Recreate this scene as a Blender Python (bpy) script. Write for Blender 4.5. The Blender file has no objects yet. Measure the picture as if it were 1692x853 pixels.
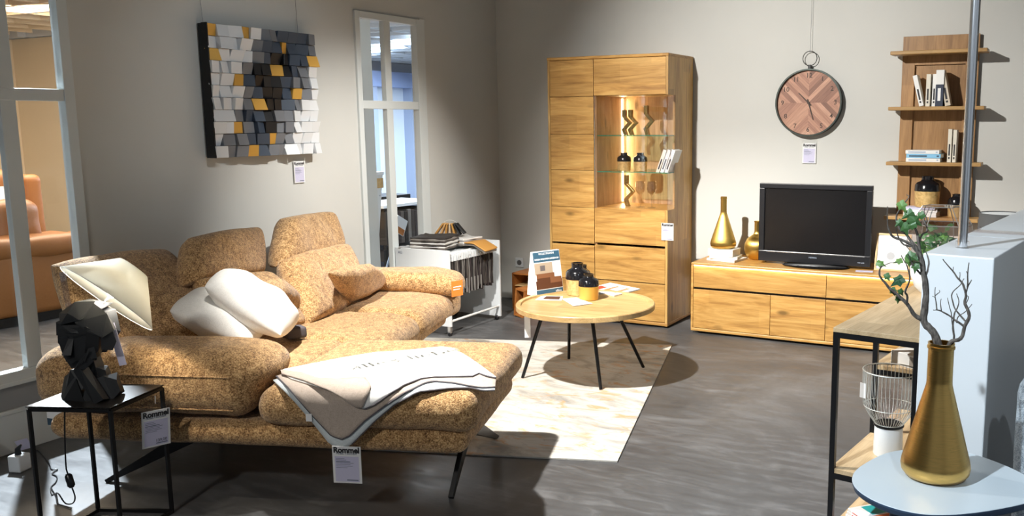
import bpy, bmesh, math, random
from mathutils import Vector, Matrix, noise
random.seed(7)
SC = bpy.context.scene
COL = SC.collection
PI = math.pi
R = math.radians

# ------------------------------------------------------------------ camera
CH = 1.5088
F, PX, PY = 1478.85, 1002.92, 426.0
YAW, PIT, ROL = -.46936, .15101, .00595
def _cam():
    cy, sy, cp, sp = math.cos(YAW), math.sin(YAW), math.cos(PIT), math.sin(PIT)
    f = Vector((sy*cp, cy*cp, -sp)); rt = Vector((cy, -sy, 0)); dn = f.cross(rt)
    c, s = math.cos(ROL), math.sin(ROL)
    return c*rt + s*dn, -s*rt + c*dn, f
RT, DN, FW = _cam()
cd = bpy.data.cameras.new('camera')
co = bpy.data.objects.new('camera', cd); COL.objects.link(co)
co.matrix_world = Matrix(((RT.x, -DN.x, -FW.x, 0), (RT.y, -DN.y, -FW.y, 0), (RT.z, -DN.z, -FW.z, CH), (0, 0, 0, 1)))
cd.sensor_width = 36; cd.lens = F/1692*36
cd.shift_x = (846-PX)/1692; cd.shift_y = (PY-426.5)/1692
cd.clip_start = .05; cd.clip_end = 80
SC.camera = co

# ------------------------------------------------------------------ world, lights, exposure
w = bpy.data.worlds.new('world'); SC.world = w; w.use_nodes = True
w.node_tree.nodes['Background'].inputs[0].default_value = (.80, .90, 1.0, 1)
w.node_tree.nodes['Background'].inputs[1].default_value = .30
SC.view_settings.view_transform = 'Standard'; SC.view_settings.look = 'None'
SC.view_settings.gamma = 1; SC.view_settings.exposure = 0.0; SC.view_settings.use_curve_mapping = False
def spot(name, loc, tgt, power, size, blend, col, rad=.04):
    l = bpy.data.lights.new(name, 'SPOT'); l.energy = power; l.spot_size = R(size); l.spot_blend = blend
    l.color = col; l.shadow_soft_size = rad
    o = bpy.data.objects.new(name, l); COL.objects.link(o); o.location = loc
    o.rotation_euler = (Vector(tgt)-Vector(loc)).to_track_quat('-Z', 'Y').to_euler()
    return o
def area(name, loc, tgt, power, sx, sy, col):
    l = bpy.data.lights.new(name, 'AREA'); l.energy = power; l.shape = 'RECTANGLE'; l.size = sx; l.size_y = sy; l.color = col
    o = bpy.data.objects.new(name, l); COL.objects.link(o); o.location = loc
    o.rotation_euler = (Vector(tgt)-Vector(loc)).to_track_quat('-Z', 'Y').to_euler()
    return o
WARM = (1.0, .90, .74); NEUT = (1.0, .97, .915); COOL = (.80, .91, 1.0)
spot('spot_key', (-2.75, 2.45, 3.05), (-2.2, 4.15, .3), 760, 74, .45, NEUT)
spot('spot_wall', (-2.75, 2.5, 3.05), (-1.45, 6.4, .85), 780, 70, .95, NEUT)
spot('spot_left_wall', (-1.3, 4.1, 3.05), (-4.28, 4.75, .55), 600, 46, .95, NEUT)
spot('spot_art', (-1.4, 3.0, 3.05), (-4.28, 3.9, 1.5), 60, 40, .9, COOL)
spot('spot_next_room', (-5.58, 3.30, 2.56), (-3.70, 2.25, .0), 1500, 66, .3, COOL)
spot('spot_right', (-1.5, .7, 3.0), (-.25, 2.9, .8), 520, 56, .7, COOL)
spot('spot_right_back', (.9, .4, 3.0), (-.2, 2.8, .7), 120, 50, .7, COOL)
spot('spot_floor_fill', (-2.72, 2.5, 3.04), (-1.3, 3.9, 0), 150, 100, .9, NEUT)  # added fill at the key spot's position, brightens the right-hand floor
spot('spot_front_fill', (-1.9, -1.3, 3.1), (-2.9, 2.5, .45), 190, 46, 1.0, NEUT, .12)
area('area_fill_warm', (-8.0, 5.0, 2.5), (-8.3, 5.3, 0), 260, 2.5, 2.5, (1, .84, .64))  # added area fill for the leather sofa room, stands for no fixture
area('area_fill_cool', (-8.2, 11.0, 2.5), (-8.5, 10.5, 0), 900, 4, 5, (.72, .86, 1))  # unseen area fill added to brighten the cool room
area('area_fill_near', (-5.9, 7.6, 2.5), (-5.6, 7.0, 0), 160, 1.5, 1.5, (.85, .93, 1))  # added area fill lighting the space just behind the second window

# ------------------------------------------------------------------ pixel -> point helpers
CO = Vector((0, 0, CH))
def ray(x, y): return RT*((x-PX)/F) + DN*((y-PY)/F) + FW
def at(x, y, X=None, Y=None, Z=None):
    r = ray(x, y)
    t = X/r.x if X is not None else (Y/r.y if Y is not None else (Z-CH)/r.z)
    return CO + r*t
S0 = Vector((-2.014, 2.616, 0)); STH = R(20)
SX = Vector((math.cos(STH), math.sin(STH), 0)); SY = Vector((-math.sin(STH), math.cos(STH), 0))
def frame_at(org, ex, ey, px_, py_, x=None, y=None, z=None):
    r = ray(px_, py_); d = CO-org
    if x is not None: t = (x-d.dot(ex))/r.dot(ex)
    elif y is not None: t = (y-d.dot(ey))/r.dot(ey)
    else: t = (z-CH)/r.z
    p = d+r*t
    return Vector((p.dot(ex), p.dot(ey), p.z))
def SL(px_, py_, **k): return frame_at(S0, SX, SY, px_, py_, **k)
E0 = Vector((-.671, 3.052, 0)); ETH = R(-7.7)
EX = Vector((math.cos(ETH), math.sin(ETH), 0)); EY = Vector((-math.sin(ETH), math.cos(ETH), 0))
def EL(px_, py_, **k): return frame_at(E0, EX, EY, px_, py_, **k)

# ------------------------------------------------------------------ materials
def nt(m): return m.node_tree.nodes, m.node_tree.links
def base(name, col=(.5, .5, .5), rough=.5, metal=0, **kw):
    m = bpy.data.materials.new(name); m.use_nodes = True
    b = m.node_tree.nodes['Principled BSDF']
    b.inputs['Base Color'].default_value = (*col, 1); b.inputs['Roughness'].default_value = rough; b.inputs['Metallic'].default_value = metal
    for k, v in kw.items():
        b.inputs[k].default_value = v
    return m
def coords(m, kind='Object', scale=(1, 1, 1), rnd=0):
    N, L = nt(m); tc = N.new('ShaderNodeTexCoord'); mp = N.new('ShaderNodeMapping'); mp.inputs['Scale'].default_value = scale
    L.new(tc.outputs[kind], mp.inputs['Vector'])
    if rnd:
        oi = N.new('ShaderNodeObjectInfo'); mu = N.new('ShaderNodeMath'); mu.operation = 'MULTIPLY'; mu.inputs[1].default_value = rnd
        L.new(oi.outputs['Random'], mu.inputs[0]); L.new(mu.outputs[0], mp.inputs['Location'])
    return mp.outputs[0]
def tex_noise(m, vec, scale, detail=4, rough=.5, dist=0):
    N, L = nt(m); n = N.new('ShaderNodeTexNoise'); n.inputs['Scale'].default_value = scale; n.inputs['Detail'].default_value = detail
    n.inputs['Roughness'].default_value = rough; n.inputs['Distortion'].default_value = dist; L.new(vec, n.inputs['Vector']); return n.outputs[0]
def ramp(m, fac, stops):
    N, L = nt(m); r = N.new('ShaderNodeValToRGB'); e = r.color_ramp.elements
    while len(e) < len(stops): e.new(.5)
    for q, (p, c) in zip(e, stops): q.position = p; q.color = (*c, 1)
    L.new(fac, r.inputs[0]); return r.outputs[0]
def mix(m, fac, a, b, mode='MIX'):
    N, L = nt(m); x = N.new('ShaderNodeMix'); x.data_type = 'RGBA'; x.blend_type = mode
    for v, i in ((fac, 0), (a, 6), (b, 7)):
        if isinstance(v, (int, float)): x.inputs[i].default_value = v
        elif isinstance(v, tuple): x.inputs[i].default_value = (*v, 1)
        else: L.new(v, x.inputs[i])
    return x.outputs[2]
def math_(m, op, a, b=0.0):
    N, L = nt(m); x = N.new('ShaderNodeMath'); x.operation = op
    for v, i in ((a, 0), (b, 1)):
        if isinstance(v, (int, float)): x.inputs[i].default_value = v
        else: L.new(v, x.inputs[i])
    return x.outputs[0]
def setc(m, out, inp='Base Color'): N, L = nt(m); L.new(out, N['Principled BSDF'].inputs[inp])
def bump(m, h, strength=.3, dist=.01):
    N, L = nt(m); b = N.new('ShaderNodeBump'); b.inputs['Strength'].default_value = strength; b.inputs['Distance'].default_value = dist
    L.new(h, b.inputs['Height']); L.new(b.outputs[0], N['Principled BSDF'].inputs['Normal'])

def wood(name, light, mid, dark, grain='X', stack='Z', plank=.11, rough=.42, knots=True, seed=0):
    m = base(name, mid, rough)
    sc = {'X': (1, 9, 9), 'Y': (9, 1, 9), 'Z': (9, 9, 1)}[grain]
    v = coords(m, 'Object', sc, 13)
    n1 = tex_noise(m, v, 1.25, 9, .60, 2.2)
    c = ramp(m, n1, [(.28, dark), (.47, mid), (.66, light)])
    N, L = nt(m)
    raw = coords(m, 'Object', (1, 1, 1), 3.1)
    sep = N.new('ShaderNodeSeparateXYZ'); L.new(raw, sep.inputs[0])
    st = math_(m, 'FLOOR', math_(m, 'DIVIDE', sep.outputs[stack], plank))
    le = math_(m, 'FLOOR', math_(m, 'DIVIDE', math_(m, 'ADD', sep.outputs[grain], math_(m, 'MULTIPLY', st, .37)), .62))
    cb = N.new('ShaderNodeCombineXYZ'); L.new(st, cb.inputs[0]); L.new(le, cb.inputs[1])
    wn = N.new('ShaderNodeTexWhiteNoise'); L.new(cb.outputs[0], wn.inputs[0])
    tone = ramp(m, wn.outputs[0], [(0, (.80, .76, .70)), (1, (1.12, 1.10, 1.08))])
    c = mix(m, 1.0, c, tone, 'MULTIPLY')
    fine = tex_noise(m, coords(m, 'Object', tuple(s*5 if s == 9 else 1.5 for s in sc), 5), 5, 3, .6)
    c = mix(m, .25, c, ramp(m, fine, [(.35, tuple(x*.55 for x in mid)), (.6, light)]), 'MIX')
    if knots:
        vo = N.new('ShaderNodeTexVoronoi'); vo.inputs['Scale'].default_value = 3.0
        kv = coords(m, 'Object', {'X': (1, 2.3, 2.3), 'Y': (2.3, 1, 2.3), 'Z': (2.3, 2.3, 1)}[grain], 9); L.new(kv, vo.inputs['Vector'])
        dd = math_(m, 'ADD', vo.outputs['Distance'], math_(m, 'MULTIPLY', tex_noise(m, v, 3, 3), .10))
        kf = ramp(m, dd, [(.10, (.9, .9, .9)), (.21, (0, 0, 0))])
        c = mix(m, kf, c, tuple(x*.35 for x in mid))
    setc(m, c); bump(m, n1, .12, .003)
    return m
def fabric(name, dark, mid, light, scale=170, bstr=.9, bd=.006, rough=.95):
    m = base(name, mid, rough); v = coords(m, 'Object', (1, 1, 1))
    n = tex_noise(m, v, scale, 3, .65, .4); n2 = tex_noise(m, v, scale*.22, 2, .5)
    s = math_(m, 'ADD', math_(m, 'MULTIPLY', n, .75), math_(m, 'MULTIPLY', n2, .25))
    setc(m, ramp(m, s, [(.36, dark), (.48, mid), (.62, light)])); bump(m, s, bstr, bd)
    m.node_tree.nodes['Principled BSDF'].inputs['Sheen Weight'].default_value = .25
    return m
def glass(name, tint=(.985, .985, .985), alpha=.0, rough=.02):
    m = bpy.data.materials.new(name); m.use_nodes = True; N, L = nt(m); N.clear()
    o = N.new('ShaderNodeOutputMaterial'); t = N.new('ShaderNodeBsdfTransparent'); g = N.new('ShaderNodeBsdfGlossy'); x = N.new('ShaderNodeMixShader')
    lw = N.new('ShaderNodeLayerWeight'); lw.inputs[0].default_value = .5; pw = N.new('ShaderNodeMath'); pw.operation = 'POWER'; pw.inputs[1].default_value = 5; L.new(lw.outputs['Facing'], pw.inputs[0])
    f = N.new('ShaderNodeMath'); f.operation = 'MULTIPLY_ADD'; f.inputs[1].default_value = .75; f.inputs[2].default_value = .02; L.new(pw.outputs[0], f.inputs[0])
    t.inputs[0].default_value = (*tint, 1); g.inputs['Roughness'].default_value = rough
    a = N.new('ShaderNodeMath'); a.operation = 'ADD'; a.inputs[1].default_value = alpha; L.new(f.outputs[0], a.inputs[0])
    L.new(a.outputs[0], x.inputs[0]); L.new(t.outputs[0], x.inputs[1]); L.new(g.outputs[0], x.inputs[2]); L.new(x.outputs[0], o.inputs[0])
    return m
def emit(name, col, s):
    m = base(name, (0, 0, 0)); b = m.node_tree.nodes['Principled BSDF']
    b.inputs['Emission Color'].default_value = (*col, 1); b.inputs['Emission Strength'].default_value = s; return m

M = {}
M['oak'] = wood('oak_golden', (.64, .385, .125), (.48, .255, .065), (.25, .105, .024), 'X', 'Z', .13)
M['oak_v'] = wood('oak_golden_upright', (.66, .42, .15), (.50, .29, .085), (.34, .17, .045), 'Z', 'Y', .09)
M['oak_top'] = wood('oak_top', (.66, .38, .11), (.54, .28, .07), (.36, .16, .035), 'X', 'Y', .12)
M['oak_in'] = wood('oak_inside', (.66, .47, .28), (.53, .35, .18), (.38, .22, .10), 'Z', 'X', .10)
M['oak_tbl'] = wood('oak_table', (.64, .45, .22), (.54, .36, .155), (.42, .26, .10), 'X', 'Y', .10, knots=False)
M['oak_pale'] = wood('oak_pale', (.62, .47, .29), (.52, .38, .22), (.40, .27, .14), 'Y', 'X', .12, knots=False)
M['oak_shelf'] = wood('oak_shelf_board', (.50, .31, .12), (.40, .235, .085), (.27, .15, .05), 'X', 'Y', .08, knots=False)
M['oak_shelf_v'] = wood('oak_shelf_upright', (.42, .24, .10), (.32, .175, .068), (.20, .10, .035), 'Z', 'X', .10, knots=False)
M['crate'] = wood('crate_wood', (.55, .22, .06), (.42, .15, .035), (.25, .08, .02), 'X', 'Z', .1, knots=False)
M['boucle'] = fabric('boucle_gold', (.10, .044, .013), (.38, .205, .075), (.76, .50, .24))
M['white_fab'] = fabric('white_cotton', (.72, .70, .66), (.80, .78, .74), (.86, .84, .80), 260, .25, .002, .9)
M['grey_fab'] = fabric('grey_weave', (.10, .13, .16), (.27, .32, .37), (.50, .56, .60), 240, .7, .003)
M['black'] = base('black_metal', (.008, .008, .009), .42, .3)
M['black_gloss'] = base('black_gloss', (.006, .006, .007), .12)
M['black_plastic'] = base('black_plastic', (.010, .011, .014), .30)
M['black_matt'] = base('black_matt', (.012, .013, .015), .5)
M['chrome'] = base('chrome', (.92, .93, .96), .20, 1)
M['white_paint'] = base('white_paint', (.70, .71, .69), .5)
M['white_lam'] = base('white_laminate', (.74, .77, .79), .35)
M['paper'] = base('paper', (.86, .86, .86), .7)
M['page'] = base('page_block', (.74, .71, .64), .8)
M['print'] = base('print_ink', (.02, .02, .025), .6)
M['print_grey'] = base('print_grey', (.40, .47, .58), .6)
M['tag_blue'] = base('tag_blue', (.64, .62, .80), .6)
M['ink_mid'] = base('ink_mid', (.16, .19, .26), .6)
M['navy'] = base('navy_print', (.035, .075, .12), .5)
M['ceramic_black'] = base('ceramic_black', (.008, .008, .010), .16)
M['clear'] = glass('clear_glass')
M['clear_cab'] = glass('cabinet_glass', (.96, .94, .94), .025)
M['shelf_glass'] = glass('shelf_glass', (.80, .97, .90), .08)
M['glass_edge'] = base('glass_edge', (.03, .22, .14), .15)
M['led'] = emit('led_strip', (1, .80, .45), 9)
M['led_soft'] = emit('led_strip_soft', (1, .80, .48), 5)
M['gold_paint'] = base('gold_paint', (.68, .38, .07), .42, .35)
M['orange'] = base('orange_card', (.80, .22, .03), .6)
def brass(name, c, rough, sc=(1, 1, 60)):
    m = base(name, c, rough, 1); n = tex_noise(m, coords(m, 'Object', sc), 30, 3)
    setc(m, ramp(m, n, [(.3, tuple(x*.75 for x in c)), (.7, c)]))
    setc(m, math_(m, 'ADD', math_(m, 'MULTIPLY', n, .12), rough-.06), 'Roughness')
    N, L = nt(m); tg = N.new('ShaderNodeTangent'); tg.direction_type = 'RADIAL'; tg.axis = 'Z'; b = N['Principled BSDF']
    L.new(tg.outputs[0], b.inputs['Tangent']); b.inputs['Anisotropic'].default_value = .75; return m
M['brass'] = brass('brushed_brass', (.86, .54, .17), .30)
M['brass_b'] = brass('brass_shiny', (.78, .52, .14), .40)
def gold_leaf():
    m = base('gold_leaf', (.62, .40, .12), .42, .35); n = tex_noise(m, coords(m, 'Object', (1, 1, 1)), 45, 6, .7)
    setc(m, ramp(m, n, [(.3, (.45, .27, .08)), (.6, (.78, .55, .24))])); bump(m, n, .25, .002); return m
M['leaf_gold'] = gold_leaf()
def floor_m():
    m = base('dark_stone_floor', (.07, .07, .07), .45); v = coords(m, 'Object', (1, 1, 1))
    n = tex_noise(m, v, 1.6, 8, .62, .8); n2 = tex_noise(m, coords(m, 'Object', (1.2, 5, 1)), 3.5, 6, .6, 1.0)
    s = math_(m, 'ADD', math_(m, 'MULTIPLY', n, .55), math_(m, 'MULTIPLY', n2, .45))
    setc(m, ramp(m, s, [(.33, (.050, .050, .052)), (.50, (.088, .088, .090)), (.68, (.185, .185, .187))]))
    setc(m, ramp(m, n2, [(.3, (.36, .36, .36)), (.7, (.55, .55, .55))]), 'Roughness'); bump(m, s, .12, .002); return m
M['floor'] = floor_m()
def rug_m():
    m = base('marbled_rug', (.7, .68, .62), .95); v = coords(m, 'Object', (1, 2.2, 1))
    n = tex_noise(m, v, 2.3, 8, .6, 1.8); n2 = tex_noise(m, v, 5.5, 7, .65, 1.2)
    c = ramp(m, n, [(.30, (.34, .32, .29)), (.42, (.52, .49, .44)), (.5, (.64, .62, .575)), (.7, (.69, .67, .63))])
    c2 = ramp(m, n2, [(.54, (0, 0, 0)), (.66, (.9, .9, .9))])
    c = mix(m, c2, c, (.66, .40, .20)); c3 = ramp(m, tex_noise(m, v, 9, 6, .7, 1), [(.56, (0, 0, 0)), (.70, (.6, .6, .6))])
    c = mix(m, c3, c, (.30, .29, .27)); setc(m, c); bump(m, tex_noise(m, coords(m), 400, 2), .5, .003); return m
M['rug'] = rug_m()
def wall_m(name, c):
    m = base(name, c, .85); n = tex_noise(m, coords(m, 'Object'), 2, 4)
    setc(m, ramp(m, n, [(.3, tuple(x*.96 for x in c)), (.7, c)])); bump(m, tex_noise(m, coords(m, 'Object'), 260, 2), .08, .002); return m
M['wall'] = wall_m('wall_paint', (.60, .60, .57))
M['wall_beige'] = wall_m('wall_beige', (.82, .70, .52))
M['wall_cool'] = wall_m('wall_cool', (.68, .74, .82))
M['wains'] = wall_m('wainscot_grey', (.30, .31, .32))
M['frame_paint'] = base('frame_paint', (.66, .70, .70), .45)

# ------------------------------------------------------------------ mesh helpers
class MB:
    def __init__(s): s.v = []; s.f = []; s.m = []
    def add(s, vs, fs, mi=0):
        o = len(s.v); s.v += [tuple(v) for v in vs]; s.f += [tuple(i+o for i in f) for f in fs]; s.m += [mi]*len(fs); return s
    def box(s, x0, x1, y0, y1, z0, z1, mi=0, T=None):
        vs = [Vector((x, y, z)) for z in (z0, z1) for y in (y0, y1) for x in (x0, x1)]
        if T is not None: vs = [T @ v for v in vs]
        return s.add(vs, [(0, 2, 3, 1), (4, 5, 7, 6), (0, 1, 5, 4), (2, 6, 7, 3), (0, 4, 6, 2), (1, 3, 7, 5)], mi)
    def tube(s, pts, r, n=8, mi=0, closed=False, cap=True, sq=False):
        pts = [Vector(p) for p in pts]; k = len(pts); rr = r if isinstance(r, (list, tuple)) else [r]*k
        d0 = (pts[1]-pts[0]).normalized(); up = Vector((0, 0, 1)) if abs(d0.z) < .9 else Vector((1, 0, 0))
        a = d0.cross(up).normalized(); vs = []
        for i in range(k):
            if closed: d = (pts[(i+1) % k]-pts[i-1]).normalized()
            else: d = (pts[min(i+1, k-1)]-pts[max(i-1, 0)]).normalized()
            a = (a-d*a.dot(d)).normalized(); b = d.cross(a)
            for j in range(n):
                t = 2*PI*j/n + (PI/4 if sq else 0)
                vs.append(pts[i]+(a*math.cos(t)+b*math.sin(t))*rr[i])
        fs = []
        for i in range(k if closed else k-1):
            for j in range(n):
                i2 = (i+1) % k
                fs.append((i*n+j, i*n+(j+1) % n, i2*n+(j+1) % n, i2*n+j))
        if cap and not closed: fs += [tuple(range(n))[::-1], tuple((k-1)*n+j for j in range(n))]
        return s.add(vs, fs, mi)
    def lathe(s, prof, n=40, c=(0, 0, 0), mi=0, T=None, cap=True, ring=False):
        vs = []; c = Vector(c)
        for (r, z) in prof:
            for j in range(n):
                t = 2*PI*j/n; v = Vector((r*math.cos(t), r*math.sin(t), z))+c
                vs.append(T @ v if T is not None else v)
        k = len(prof); fs = []
        for i in range(k-1):
            for j in range(n): fs.append((i*n+j, i*n+(j+1) % n, (i+1)*n+(j+1) % n, (i+1)*n+j))
        if ring:
            for j in range(n): fs.append(((k-1)*n+j, (k-1)*n+(j+1) % n, (j+1) % n, j))
            return s.add(vs, fs, mi)
        if prof[0][0] > 1e-4: fs.append(tuple(range(n))[::-1])
        if prof[-1][0] > 1e-4: fs.append(tuple((k-1)*n+j for j in range(n)))
        return s.add(vs, fs, mi)
    def prism(s, poly, dvec, mi=0):
        n = len(poly); a = [Vector(p) for p in poly]; d = Vector(dvec); vs = a+[p+d for p in a]
        fs = [tuple(range(n))[::-1], tuple(range(n, 2*n))]+[(i, (i+1) % n, n+(i+1) % n, n+i) for i in range(n)]
        return s.add(vs, fs, mi)
    def build(s, name, mat, parent=None, smooth=False, bevel=0, seg=2, loc=None, rot=None):
        me = bpy.data.meshes.new(name); me.from_pydata(s.v, [], s.f)
        mats = mat if isinstance(mat, (list, tuple)) else [mat]
        for q in mats: me.materials.append(M[q] if isinstance(q, str) else q)
        me.polygons.foreach_set('material_index', s.m)
        bm = bmesh.new(); bm.from_mesh(me); bmesh.ops.remove_doubles(bm, verts=bm.verts, dist=1e-6) if smooth else None
        bmesh.ops.recalc_face_normals(bm, faces=bm.faces); bm.to_mesh(me); bm.free()
        o = bpy.data.objects.new(name, me); COL.objects.link(o)
        if smooth:
            me.polygons.foreach_set('use_smooth', [True]*len(me.polygons))
            me.set_sharp_from_angle(angle=R(38))
        if parent is not None: o.parent = parent
        if loc is not None: o.location = loc
        if rot is not None: o.rotation_euler = rot
        if bevel:
            b = o.modifiers.new('bevel', 'BEVEL'); b.width = bevel; b.segments = seg; b.limit_method = 'ANGLE'; b.angle_limit = R(40); b.harden_normals = False
        return o
def tag_(o, label=None, cat=None, group=None, kind=None):
    if label: o['label'] = label
    if cat: o['category'] = cat
    if group: o['group'] = group
    if kind: o['kind'] = kind
    return o
def thing(name, label, cat, loc=(0, 0, 0), rz=0, group=None):
    o = bpy.data.objects.new(name, None); COL.objects.link(o); o.location = loc; o.rotation_euler = (0, 0, rz); o.empty_display_size = .05
    return tag_(o, label, cat, group)
def struct(o): o['kind'] = 'structure'; return o
def dup(o, parent=None, loc=None, rz=None, label=None):
    c = o.copy(); COL.objects.link(c); c.parent = parent
    if loc is not None: c.location = loc
    if rz is not None: c.rotation_euler[2] = rz
    if label: c['label'] = label
    for ch in list(o.children): dup(ch, c)
    return c
def fins(o, sub=0, solid=0, smooth=True):
    if solid:
        s = o.modifiers.new('solid', 'SOLIDIFY'); s.thickness = solid; s.offset = 0
    if sub: s = o.modifiers.new('sub', 'SUBSURF'); s.levels = sub; s.render_levels = sub
    return o
def axis_samples(h, r, n):
    a = [-h+r*(1-math.cos(PI/2*i/4)) for i in range(5)] ; b = [-h+r+(2*h-2*r)*i/n for i in range(1, n)]
    return a+b+[-x for x in a[::-1]]
def softbox(x0, x1, y0, y1, z0, z1, r=.06, n=10, warp=None, amp=.006, ns=5, seed=0, puff=0.0):
    c = Vector(((x0+x1)/2, (y0+y1)/2, (z0+z1)/2)); h = Vector(((x1-x0)/2, (y1-y0)/2, (z1-z0)/2)); r = min(r, h.x*.98, h.y*.98, h.z*.98)
    A = [axis_samples(h[i], r, max(2, int(n*h[i]/max(h)))) for i in range(3)]
    n0, n1, n2 = [len(a)-1 for a in A]; idx = {}; vs = []
    def V(i, j, k):
        if (i, j, k) in idx: return idx[(i, j, k)]
        p = Vector((A[0][i], A[1][j], A[2][k])); q = Vector([max(-(h[t]-r), min(h[t]-r, p[t])) for t in range(3)])
        d = p-q; d = d.normalized() if d.length > 1e-9 else Vector((0, 0, 1)); p = q+d*r
        s = [p[t]/h[t] for t in range(3)]
        if puff:
            p.z += puff*h.z*(1 if p.z > 0 else -.3)*(1-s[0]**2)*(1-s[1]**2)*abs(s[2])
        w = p+c
        w = w+d*amp*noise.noise(w*ns+Vector((seed*3.1, 0, 0)))*2
        if warp: w = warp(w, s)
        idx[(i, j, k)] = len(vs); vs.append(w); return idx[(i, j, k)]
    fs = []
    for j in range(n1):
        for k in range(n2):
            for i in (0, n0): fs.append((V(i, j, k), V(i, j+1, k), V(i, j+1, k+1), V(i, j, k+1)))
    for i in range(n0):
        for k in range(n2):
            for j in (0, n1): fs.append((V(i, j, k), V(i+1, j, k), V(i+1, j, k+1), V(i, j, k+1)))
        for j in range(n1):
            for k in (0, n2): fs.append((V(i, j, k), V(i+1, j, k), V(i+1, j+1, k), V(i, j+1, k)))
    return MB().add(vs, fs)
def pad(c4, thick, n=22, pe=4, te=2.0, rc=.25, amp=.006, ns=6, seed=0, skew=0, bow=0):
    a, b, c, d = [Vector(p) for p in c4]; nrm = ((b-a).cross(d-a)).normalized(); vs = []; fs = []
    S = [math.sin(PI/2*(-1+2*i/n)) for i in range(n+1)]
    for side in (1, -1):
        for i in range(n+1):
            for j in range(n+1):
                s, t = S[i], S[j]; s2 = s*math.sqrt(1-rc*t*t); t2 = t*math.sqrt(1-rc*s*s)
                u, v = (s2+1)/2, (t2+1)/2
                p = a*(1-u)*(1-v)+b*u*(1-v)+c*u*v+d*(1-u)*v
                f = ((1-abs(s)**pe)*(1-abs(t)**pe))**(1/te)
                k = 1+.0*side
                p = p+nrm*(side*thick/2*f*k + bow*(1-s*s)*(1-t*t))
                nz = noise.noise(p*ns+Vector((seed*2.7, side*3, 0)))
                p = p+nrm*side*amp*nz*2*min(1, f*2)
                vs.append(p)
    m = (n+1)*(n+1)
    for i in range(n):
        for j in range(n):
            q = (i*(n+1)+j, (i+1)*(n+1)+j, (i+1)*(n+1)+j+1, i*(n+1)+j+1)
            fs.append(q); fs.append(tuple(m+x for x in q)[::-1])
    o = MB().add(vs, fs); return o
def text(name, body, size, mat, parent=None, T=None, align='CENTER', bold=0, ext=.0004, xs=1.0):
    cu = bpy.data.curves.new(name, 'FONT'); cu.body = body; cu.size = size; cu.align_x = align; cu.align_y = 'CENTER'; cu.offset = bold; cu.extrude = ext
    cu.resolution_u = 3
    t = bpy.data.objects.new(name, cu); COL.objects.link(t)
    dg = bpy.context.evaluated_depsgraph_get(); me = bpy.data.meshes.new_from_object(t.evaluated_get(dg)); me.name = name
    COL.objects.unlink(t); bpy.data.objects.remove(t); bpy.data.curves.remove(cu)
    if xs != 1.0: me.transform(Matrix.Diagonal((xs, 1, 1, 1)))
    me.materials.clear(); me.materials.append(M[mat] if isinstance(mat, str) else mat)
    o = bpy.data.objects.new(name, me); COL.objects.link(o)
    if parent is not None: o.parent = parent
    if T is not None: o.matrix_local = T
    return o
UPR = Matrix.Rotation(PI/2, 4, 'X')      # text standing up, facing -Y
def TR(x, y, z, rot=None): return Matrix.Translation((x, y, z)) @ (rot if rot is not None else UPR)
def coons(top, bot, left, right, n=26, m=14):
    """2-D pixel patch: top/bottom run left->right, left/right run top->bottom"""
    def rs(P, k):
        P = [Vector(p) for p in P]; L = [0]
        for a, b in zip(P, P[1:]): L.append(L[-1]+(b-a).length)
        out = []
        for i in range(k+1):
            t = L[-1]*i/k; j = 0
            while j < len(P)-2 and L[j+1] < t: j += 1
            out.append(P[j].lerp(P[j+1], (t-L[j])/max(1e-9, L[j+1]-L[j])))
        return out
    T_, B_, L_, R_ = rs(top, n), rs(bot, n), rs(left, m), rs(right, m); out = []
    for j in range(m+1):
        v = j/m
        for i in range(n+1):
            u = i/n
            out.append((1-v)*T_[i]+v*B_[i]+(1-u)*L_[j]+u*R_[j]-((1-u)*(1-v)*T_[0]+u*(1-v)*T_[-1]+(1-u)*v*B_[0]+u*v*B_[-1]))
    fs = [(j*(n+1)+i, j*(n+1)+i+1, (j+1)*(n+1)+i+1, (j+1)*(n+1)+i) for j in range(m) for i in range(n)]
    return out, fs

# ================================================================== SETTING
WX, WY = -4.28, 6.42
struct(MB().box(-17, 3.5, -2.0, 17, -.06, 0).build('floor', 'floor'))
struct(MB().box(WX-.12, 3.5, WY, WY+.12, 0, 3.3).build('wall_back', 'wall'))
struct(MB().box(WX-.12, 3.6, -2.1, WY+.12, 3.3, 3.36).build('ceiling', base('ceiling_grey', (.20, .20, .20), .8)))
struct(MB().box(3.5, 3.6, 3.0, WY, 0, 3.3).build('wall_right', 'wall'))
struct(MB().box(-4.4, -1.4, -2.1, -2.0, 0, 3.3).box(.3, .75, -2.1, -2.0, 0, 3.3).box(2.2, 3.5, -2.1, -2.0, 0, 3.3).build('wall_reflect_panels', base('reflect_panel_paint', (.38, .40, .43), .7)))  # unseen wall segments added so the chrome pole has something to reflect
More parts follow.
